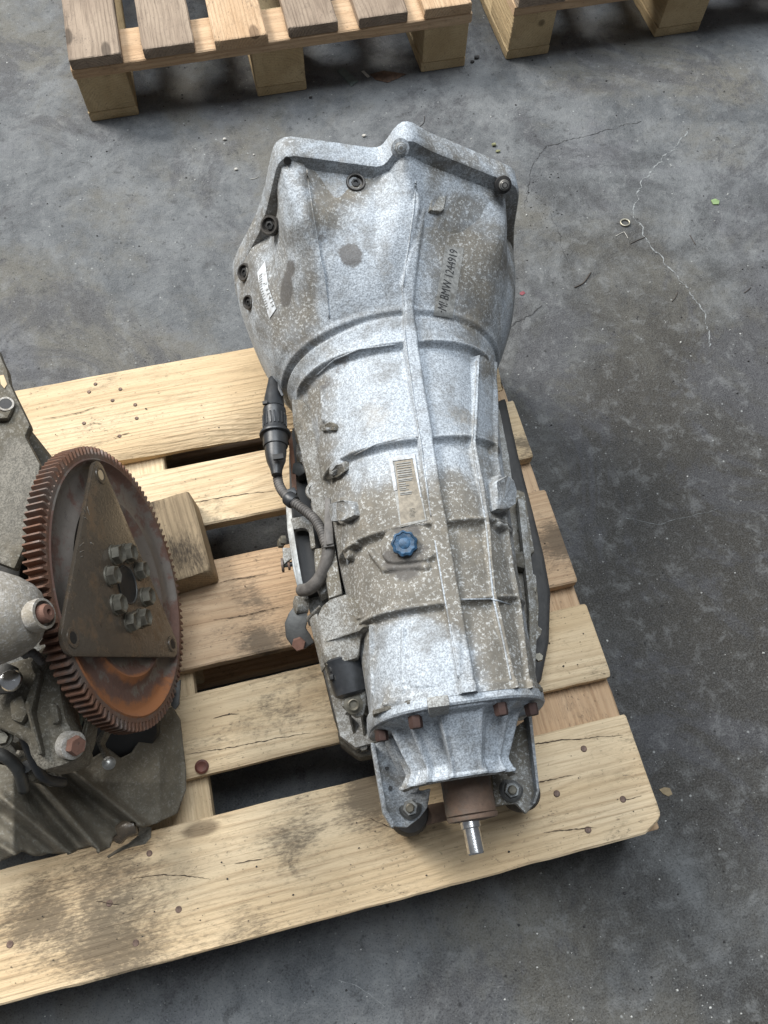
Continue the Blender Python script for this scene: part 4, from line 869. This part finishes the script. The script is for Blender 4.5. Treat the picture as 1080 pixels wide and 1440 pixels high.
for k in range(8):
    t = math.radians(-95 + 45 * k + 5); r_ = .0385; c = D(r_ * math.cos(t) + .003, r_ * math.sin(t), .0046)
    lathe('crank_bolt', c, fN, [(.0112, 0), (.0110, .0018), (.0096, .0019), (.0096, .0085), (.0086, .0094), (.0066, .0082), (.0052, .0070), (.0001, .0070)], 'olive_bolt', fw, 36, tw=k * 1.7,
          polygon=lambda q, r: 1 if (r > .0105 or r < .008) else (math.cos(math.pi / 6) / math.cos((q % (math.pi / 3)) - math.pi / 6)) * 1.06)
slab('stamped_mark', [D(-.022, -.073, .0049), D(-.022, -.068, .0049), D(-.021, -.068, .0049), D(-.021, -.073, .0049)], .0008, 'worn_bolt', fw, .0001, direction=tuple(-fN))
for (a, b) in (((118, 715), (122, 722)), ((123, 712), (126, 724)), ((120, 728), (124, 731)), ((112, 768), (118, 763)), ((113, 776), (118, 774)), ((114, 783), (117, 782))):
    p_, q_ = px_on_plate(*a), px_on_plate(*b); sd = (q_ - p_).cross(fN).normalized() * .0003; slab('stamped_mark', [p_ - sd, p_ + sd, q_ + sd, q_ - sd], .0006, 'worn_bolt', fw, .00005, direction=tuple(-fN))
# crank end, block and castings behind the flywheel
lathe('crank_end', D(0, 0, -.045), fN, [(.045, 0), (.045, .035), (.03, .039)], 'dark_steel', en, 40)
slab('engine_block', [Vector((.20, .58, .22)), Vector((.56, .60, .22)), Vector((.600, .52, .20)), Vector((.590, .30, .16)), Vector((.56, .25, .14)), Vector((.20, .22, .14))], .13, 'cast_dark', en, .012)
slab('rear_plate', [(-60, 440, .27), (-2, 492, .27), (4, 508, .27), (10, 520, .27), (13, 537, .27), (19, 550, .27), (42, 597, .27), (35, 613, .268), (56, 652, .265), (52, 700, .26), (34, 768, .26), (20, 800, .26), (-60, 770, .26)], .012, 'cast_engine', en, .003, 'grey alloy rear plate at the left edge')
slab('plate_boss', [(-20, 552, .275), (2, 549, .276), (14, 556, .276), (18, 572, .276), (10, 588, .275), (-20, 590, .274)], .008, 'cast_engine', en, .004)
lathe('plate_bore', W(8, 568, .2765), (.25, -.1, 1), [(.0062, -.004), (.0062, .0004)], 'hole', en, 20); lathe('bore_rim', W(8, 568, .2765), (.25, -.1, 1), [(.0085, -.004), (.0085, .0006), (.0064, .0006), (.0062, -.001)], 'cast_starter', en, 20)
slab('plate_slot', [(-1, 528, .2705), (5, 527, .2705), (10, 540, .2705), (6, 546, .2705), (1, 540, .2705)], .001, 'wood', en, .0002)
slab('plate_shadow_gap', [(-40, 690, .20), (8, 700, .20), (34, 770, .20), (20, 850, .20), (-40, 850, .20)], .02, 'hole', en, .002)  # black slab put in for the shade below the rear plate
# starter nose
ps, pe = W(-70, 872, .37), W(58, 866, .360); ax = (pe - ps).normalized(); Ls = (pe - ps).length
stt = lathe('starter_nose', ps, ax, [(.043, 0), (.042, Ls * .35), (.039, Ls * .55), (.034, Ls * .74), (.027, Ls * .90), (.021, Ls * .98), (.014, Ls * 1.02)], 'cast_starter', en, 64, label='grey rounded starter nose over the ring gear')
lathe('nose_ring', W(61, 863, .380), fN + VZ * .2, [(.0135, -.010), (.0135, -.002), (.0130, .001), (.0108, .0015), (.0105, -.003), (.0001, -.003)], 'cast_starter', en, 32)
lathe('nose_pin', W(62, 863, .380), fN + VZ * .2, [(.0080, -.004), (.0080, .002), (.0064, .0050), (.0028, .0054), (.0026, .003), (.0001, .003)], 'rust_bolt', en, 24)
# mount arm with its bolt, below the starter
arm = slab('mount_arm', [(-40, 925, .27), (0, 935, .275), (35, 925, .285), (66, 905, .29), (76, 925, .285), (84, 945, .28), (86, 975, .275), (92, 1008, .27), (107, 1040, .265), (110, 1055, .262), (106, 1070, .26), (84, 1078, .258), (61, 1084, .256), (50, 1076, .258), (42, 1062, .26), (37, 1044, .265), (0, 1025, .27), (-40, 1010, .27)], .045, 'cast_engine', en, .006, 'dirty cast arm with a bolt at its lower end')
slab('arm_pad', [(12, 985, .284), (30, 975, .286), (40, 1000, .282), (30, 1018, .280), (14, 1012, .281)], .012, 'cast_engine', arm, .004)
slab('arm_pad', [(66, 985, .288), (80, 990, .284), (84, 1015, .280), (72, 1020, .280)], .010, 'cast_engine', arm, .004)
bt = lathe('arm_bolt', W(102, 1048, .265), (.75, -.35, .55), [(.0125, -.008), (.0125, .002), (.0100, .003)], 'cast_starter', en, 28)
hexa('bolt_head', W(102, 1048, .266), (.75, -.35, .55), .0090, .009, 'rust_bolt', bt)
slab('arm_ridge', [(34, 990, .285), (52, 940, .292), (58, 942, .292), (44, 1000, .284), (60, 1060, .268), (52, 1062, .268)], .02, 'cast_engine', arm, .006)
slab('arm_ear', [(40, 930, .294), (62, 912, .296), (70, 925, .292), (60, 945, .288), (45, 948, .288)], .02, 'cast_engine', arm, .006)
slab('chrome_tab', [(-30, 935, .30), (10, 932, .30), (24, 938, .30), (26, 960, .295), (18, 974, .295), (-30, 978, .295)], .006, 'dark_steel', en, .002)
lathe('tab_bolt', W(16, 957, .302), (.2, -.1, 1), [(.0095, -.004), (.0100, .002), (.0085, .005), (.004, .007)], 'chrome', en, 24)
tube('coolant_pipe', [W(94, 960, .20), W(100, 985, .19), W(104, 1010, .18), W(98, 1030, .17)], .009, simple('teal_hose', (.01, .045, .045), .5), en, 14)
tube('silver_hose', [W(86, 1005, .24), W(94, 1022, .235), W(106, 1034, .225), W(116, 1046, .20)], .0060, 'grey_steel', en, 12)
slab('bracket_blade', [(100, 1060, .22), (112, 1040, .235), (122, 1002, .25), (126, 1004, .25), (120, 1040, .235), (108, 1075, .21)], .03, 'cast_engine', en, .003)
slab('bracket_blade', [(133, 1040, .15), (146, 1022, .16), (150, 1025, .16), (140, 1044, .15), (150, 1062, .14), (146, 1070, .14)], .02, 'cast_engine', en, .003)
lathe('stud', W(153, 1073, .150), (.3, -.2, 1), [(.0068, 0), (.0068, .005), (.0050, .006), (.0048, .012), (.003, .013)], 'worn_bolt', en, 20)
slab('lower_lug', [(22, 1052, .20), (36, 1058, .20), (50, 1078, .19), (54, 1092, .18), (44, 1102, .18), (30, 1085, .19), (18, 1070, .20)], .03, 'cast_engine', en, .005)
lathe('lug_bore', W(37, 1078, .1945), VZ, [(.006, -.003), (.006, .0006)], 'hole', en, 16)
tube('wire_loom', [W(-30, 1000, .26), W(8, 1008, .25), W(30, 1030, .235), (W(40, 1052, .22)), W(60, 1092, .19), W(90, 1100, .16)], .0050, 'black_plastic', en, 10)
tube('wire_loom', [W(20, 905, .32), W(34, 920, .315), W(46, 918, .315), W(60, 932, .300)], .0042, 'conduit', en, 12, ribs=.0034)
tube('oil_line', [W(-40, 1046, .22), W(0, 1060, .215), W(24, 1080, .20), W(34, 1110, .17)], .0060, 'dark_steel', en, 12)
for (u, v, z, mt) in ((28, 908, .33, 'olive_bolt'), (4, 1038, .25, 'olive_bolt'), (74, 1094, .16, 'olive_bolt')):
    b0 = lathe('washer', W(u, v, z), (.2, -.15, 1), [(.0085, -.004), (.0085, .001), (.0060, .0014)], mt, en, 18); hexa('bolt_head', W(u, v, z + .001), (.2, -.15, 1), .0062, .0055, mt, b0)
slab('block_rib', [(-30, 1030, .20), (10, 1040, .20), (28, 1062, .19), (22, 1068, .19), (4, 1052, .195), (-30, 1044, .20)], .03, 'cast_dark', en, .003)
slab('block_rib', [(110, 985, .19), (118, 975, .20), (124, 980, .20), (116, 1010, .18), (110, 1012, .18)], .03, 'cast_dark', en, .002)
# corrugated sheet pan: heights follow its folds
def sheet_pan():
    poly = [(-60, 1060), (0, 1075), (56, 1086), (100, 1078), (120, 1072), (136, 1062), (152, 1052), (170, 1066), (186, 1058), (196, 1042), (198, 1020), (212, 1005), (243, 994), (254, 1012), (258, 1050), (262, 1085), (262, 1110), (250, 1144), (232, 1152), (220, 1158), (204, 1161), (185, 1155), (172, 1166), (160, 1176), (155, 1192), (140, 1197), (128, 1190), (112, 1194), (97, 1200), (50, 1201), (35, 1195), (0, 1212), (-60, 1230)]
    pn = np.array(poly, float)
    def inside(x, y):
        c = False; j = len(poly) - 1
        for i in range(len(poly)):
            xi, yi = poly[i]; xj, yj = poly[j]
            if (yi > y) != (yj > y) and x < (xj - xi) * (y - yi) / (yj - yi) + xi: c = not c
            j = i
        return c
    st = 2.4; us = np.arange(-60, 266, st); vs = np.arange(994, 1232, st); idx = {}; V = []; F = []
    folds = [((98, 1080), (192, 1156), 7, .020), ((56, 1100), (134, 1190), 8, .024), ((0, 1120), (98, 1200), 8, .018), ((-60, 1150), (40, 1215), 8, .015)]
    def zf(u, v):
        z = .165 - .128 * max(0, min(1, (u - 20) / 235)) ** .9 - .00022 * max(0, v - 1100)
        for (a, b, wd, h) in folds:
            ax_, ay_ = a; bx_, by_ = b; dx, dy = bx_ - ax_, by_ - ay_; L = math.hypot(dx, dy); s_ = ((u - ax_) * dy - (v - ay_) * dx) / L; t_ = ((u - ax_) * dx + (v - ay_) * dy) / L
            g_ = 1 / (1 + math.exp(-(t_ + 5) / 6)); z += g_ * (h * math.exp(-(s_ / wd) ** 2) - h * .75 * math.exp(-((s_ + 18) / 11) ** 2))
        if u > 225: z -= .0009 * (u - 225) * .5
        return z + .0012 * math.sin(u * .09) * math.cos(v * .07)
    def vert(u, v):
        k = (round(u, 2), round(v, 2))
        if k not in idx:
            # border points snap onto the outline
            idx[k] = len(V); V.append(W(u, v, zf(u, v)))
        return idx[k]
    cells = [(u, v) for u in us for v in vs if inside(u + st / 2, v + st / 2)]
    for (u, v) in cells: F.append([vert(u, v), vert(u, v + st), vert(u + st, v + st), vert(u + st, v)])
    # pull stair-stepped border vertices to the outline
    cnt = {}
    for f in F:
        for a, b in zip(f, f[1:] + f[:1]): e = (min(a, b), max(a, b)); cnt[e] = cnt.get(e, 0) + 1
    bd = {i for e, c in cnt.items() if c == 1 for i in e}; inv = {i: k for k, i in idx.items()}
    for i in bd:
        u, v = inv[i]; best = None
        for a, b in zip(pn, np.roll(pn, -1, 0)):
            ab = b - a; t = max(0, min(1, ((u - a[0]) * ab[0] + (v - a[1]) * ab[1]) / (ab @ ab))); q = a + t * ab; d = math.hypot(u - q[0], v - q[1])
            if best is None or d < best[0]: best = (d, q)
        if best[0] < 4: u, v = best[1]; V[i] = W(u, v, zf(u, v))
    o = mk('sheet_pan', V, F, 'sheet', en, smooth=True, label='dusty folded sheet pan under the flywheel')
    so = o.modifiers.new('thickness', 'SOLIDIFY'); so.thickness = .0035; so.offset = -1
    bm = bmesh.new(); bm.from_mesh(o.data); bmesh.ops.recalc_face_normals(bm, faces=bm.faces)
    if sum(f.normal.z for f in bm.faces) < 0: bmesh.ops.reverse_faces(bm, faces=bm.faces)
    bm.to_mesh(o.data); bm.free()
sheet_pan()
slab('gap_shade', [(90, 985, .11), (215, 985, .09), (222, 1030, .06), (205, 1070, .05), (100, 1075, .10)], .02, 'hole', en, .002)  # black slab added as the deep shade under the flywheel
slab('pan_filler', [(-40, 1085, .10), (60, 1095, .09), (180, 1080, .05), (240, 1060, .035), (245, 1110, .03), (200, 1140, .03), (120, 1165, .03), (-40, 1180, .04)], .03, 'cast_dark', en, .004)
slab('torn_lip', [(186, 1158, .034), (205, 1162, .034), (213, 1163, .030), (212, 1178, .027), (204, 1187, .026), (185, 1191, .025), (172, 1196, .024), (160, 1202, .024), (152, 1207, .024), (150, 1204, .024), (165, 1194, .026), (180, 1186, .028), (195, 1174, .032)], .0020, 'sheet', en, .0005, 'bent grey metal lip below the sheet pan')
tube('drain_stub', [W(165, 1176, .05), W(176, 1166, .055), W(192, 1160, .055)], .010, 'rust_plate', en, 14)
slab('flywheel_guard', [(243, 965, .10), (254, 955, .10), (252, 990, .09), (246, 998, .09), (240, 992, .09)], .004, 'dark_steel', en, .001)
# ================================================================== small things on the floor
def thing_mesh(o, label, cat, group=None): return tag(o, label, cat, group)
def flat_thing(name, px, thick, mat, label, cat, lift=.0, bevel=.0004, group=None):
    P_ = [W(u, v, FZ + thick + .0006 + lift) for u, v in px]; c = sum(P_, Vector()) / len(P_); n = len(P_)
    V = P_ + [p - Vector((0, 0, thick)) for p in P_]; F = [list(range(n)), list(range(2 * n - 1, n - 1, -1))] + [[i, i + n, (i + 1) % n + n, (i + 1) % n] for i in range(n)]
    o = mk(name, V, F, mat, None, loc=(c.x, c.y, FZ)); recalc(o, bevel); return tag(o, label, cat, group)
M['plastic_grey'] = simple('grey_green_plastic', (.10, .13, .125), .5); M['leaf'] = simple('dry_leaf', (.22, .17, .10), .8); M['brown_paper'] = simple('brown_scrap', (.10, .06, .04), .8, 0, .4, 120)
M['green'] = simple('green_scrap', (.20, .29, .13), .7); M['red'] = simple('red_scrap', (.20, .05, .06), .7); M['brass'] = simple('dull_ring_metal', (.46, .43, .34), .45, .6, .3, 200); M['stone'] = simple('pale_stone', (.48, .46, .42), .85); M['twig'] = simple('dark_twig', (.05, .038, .03), .8); M['moss'] = simple('mossy_lump', (.22, .22, .12), .9, 0, .5, 200, .6)
def ring_thing():
    c = W(879, 313, FZ + .0025); V = []; F = []; n, m_ = 48, 8; R, r = .0088, .0014
    for i in range(n):
        for j in range(m_):
            a, b = 6.2832 * i / n, 6.2832 * j / m_; V.append(c + Vector(((R + r * math.cos(b)) * math.cos(a), (R + r * math.cos(b)) * math.sin(a) * .93, r * 1.3 * math.sin(b))))
    for i in range(n):
        for j in range(m_): F.append([i * m_ + j, ((i + 1) % n) * m_ + j, ((i + 1) % n) * m_ + (j + 1) % m_, i * m_ + (j + 1) % m_])
    o = mk('metal_ring', V, F, 'brass', None, smooth=True, loc=(c.x, c.y, FZ)); tag(o, 'small dull brass coloured ring lying on the floor crack', 'ring')
ring_thing()
flat_thing('plastic_scrap', [(474, 99), (484, 95), (504, 114), (494, 121)], .0015, 'plastic_grey', 'grey green rectangular scrap on the floor under the left back pallet', 'scrap')
flat_thing('brown_scrap', [(520, 104), (540, 99), (572, 104), (560, 110), (545, 116), (528, 112)], .0008, 'brown_paper', 'thin brown scrap on floor between front feet of back pallet', 'scrap')
flat_thing('splinter', [(508, 100), (512, 99), (520, 107), (517, 109)], .0012, 'stone', 'pale wood splinter beside the brown floor scrap', 'splinter')
flat_thing('dry_leaf', [(927, 1110), (934, 1107), (942, 1108), (946, 1117), (940, 1120), (932, 1116)], .0010, 'leaf', 'small dry leaf on dark floor right of the pallet corner', 'leaf')
flat_thing('green_scrap', [(1000, 281), (1006, 279), (1012, 282), (1011, 287), (1003, 287)], .0020, 'green', 'tiny bright green scrap on the floor at the right', 'scrap')
flat_thing('red_scrap', [(731, 411), (736, 409), (739, 412), (735, 415), (731, 414)], .0008, 'red', 'tiny red scrap on the floor right of the gearbox bell', 'scrap')
def pebble(u, v, r, mat, label, cat='pebble', group=None, seed=0, z=FZ):
    c = W(u, v, z); bm = bmesh.new(); bmesh.ops.create_icosphere(bm, subdivisions=2, radius=r); rr = random.Random(seed)
    for x in bm.verts: x.co = Vector((x.co.x * 1.0, x.co.y * .75, x.co.z * .5)) * rr.uniform(.66, 1.15)
    mn = min(x.co.z for x in bm.verts)
    for x in bm.verts: x.co.z -= mn - .0003
    me = bpy.data.meshes.new('pebble'); bm.to_mesh(me); bm.free(); me.materials.append(M[mat]); o = bpy.data.objects.new('pebble', me); COL.objects.link(o); o.location = c
    return tag(o, label, cat, group)
for i, (u, v, r, mat, lb) in enumerate([(512, 192, .0045, 'stone', 'white pebble on floor just behind the bell flange lug'), (332, 239, .0042, 'stone', 'pale pebble on floor left of the bell flange corner'), (694, 205, .0055, 'moss', 'mossy yellowish lump behind the right end of the bell flange'), (700, 214, .0048, 'moss', 'smaller yellowish lump against the bell flange edge'),
        (670, 82, .0065, 'grit_dark', 'black lump on the floor right of the back pallet foot'), (664, 88, .0050, 'grit_dark', 'smaller black lump beside the back pallet foot'), (316, 197, .0045, 'stone', 'small pale pebble at far left of the bell flange'), (704, 495, .0032, 'stone', 'tiny white pebble at the back right pallet corner'),
        (437, 138, .0040, 'grit_dark', 'dark pebble on floor by the middle pallet foot'), (357, 218, .0022, 'stone', 'tiny white pebble just left of the bell corner')]):
    pebble(u, v, r, mat, lb, seed=i)
def twig(px, r, label, mat='twig'):
    c = W(*px[0], FZ); o_ = tube('twig', [W(u, v, FZ + r + .0004) for u, v in px], r, mat, None_parent(c), 6, sub=4)
    return tag(o_, label, 'twig')
class _P: pass
def None_parent(c): return None
for px, r, lb, mt in (([(886, 343), (896, 338), (908, 333)], .0007, 'thin dark twig just below the ring', 'twig'), ([(866, 332), (873, 328), (878, 326)], .0006, 'pale short twig left below the ring', 'stone'), ([(878, 326), (881, 331), (883, 335)], .0006, 'pale bent twig tip directly under the ring', 'stone'),
                      ([(808, 404), (815, 401), (822, 396), (831, 383)], .0011, 'dark crooked twig on floor right of the bell', 'twig'), ([(945, 424), (950, 418), (953, 411)], .0007, 'short dark twig near the pale floor crack', 'twig'), ([(970, 330), (974, 337), (978, 344)], .0006, 'short dark twig right of the ring', 'twig'),
                      ([(352, 252), (358, 251), (363, 249)], .0006, 'pale short fibre on floor beside bell corner', 'stone'), ([(590, 178), (596, 172), (597, 163)], .0006, 'short dark twig on floor behind the flange lug', 'twig'), ([(1046, 412), (1052, 408), (1056, 404)], .0007, 'short dark twig at far right of the floor', 'twig')):
    twig(px, r, lb, mt)
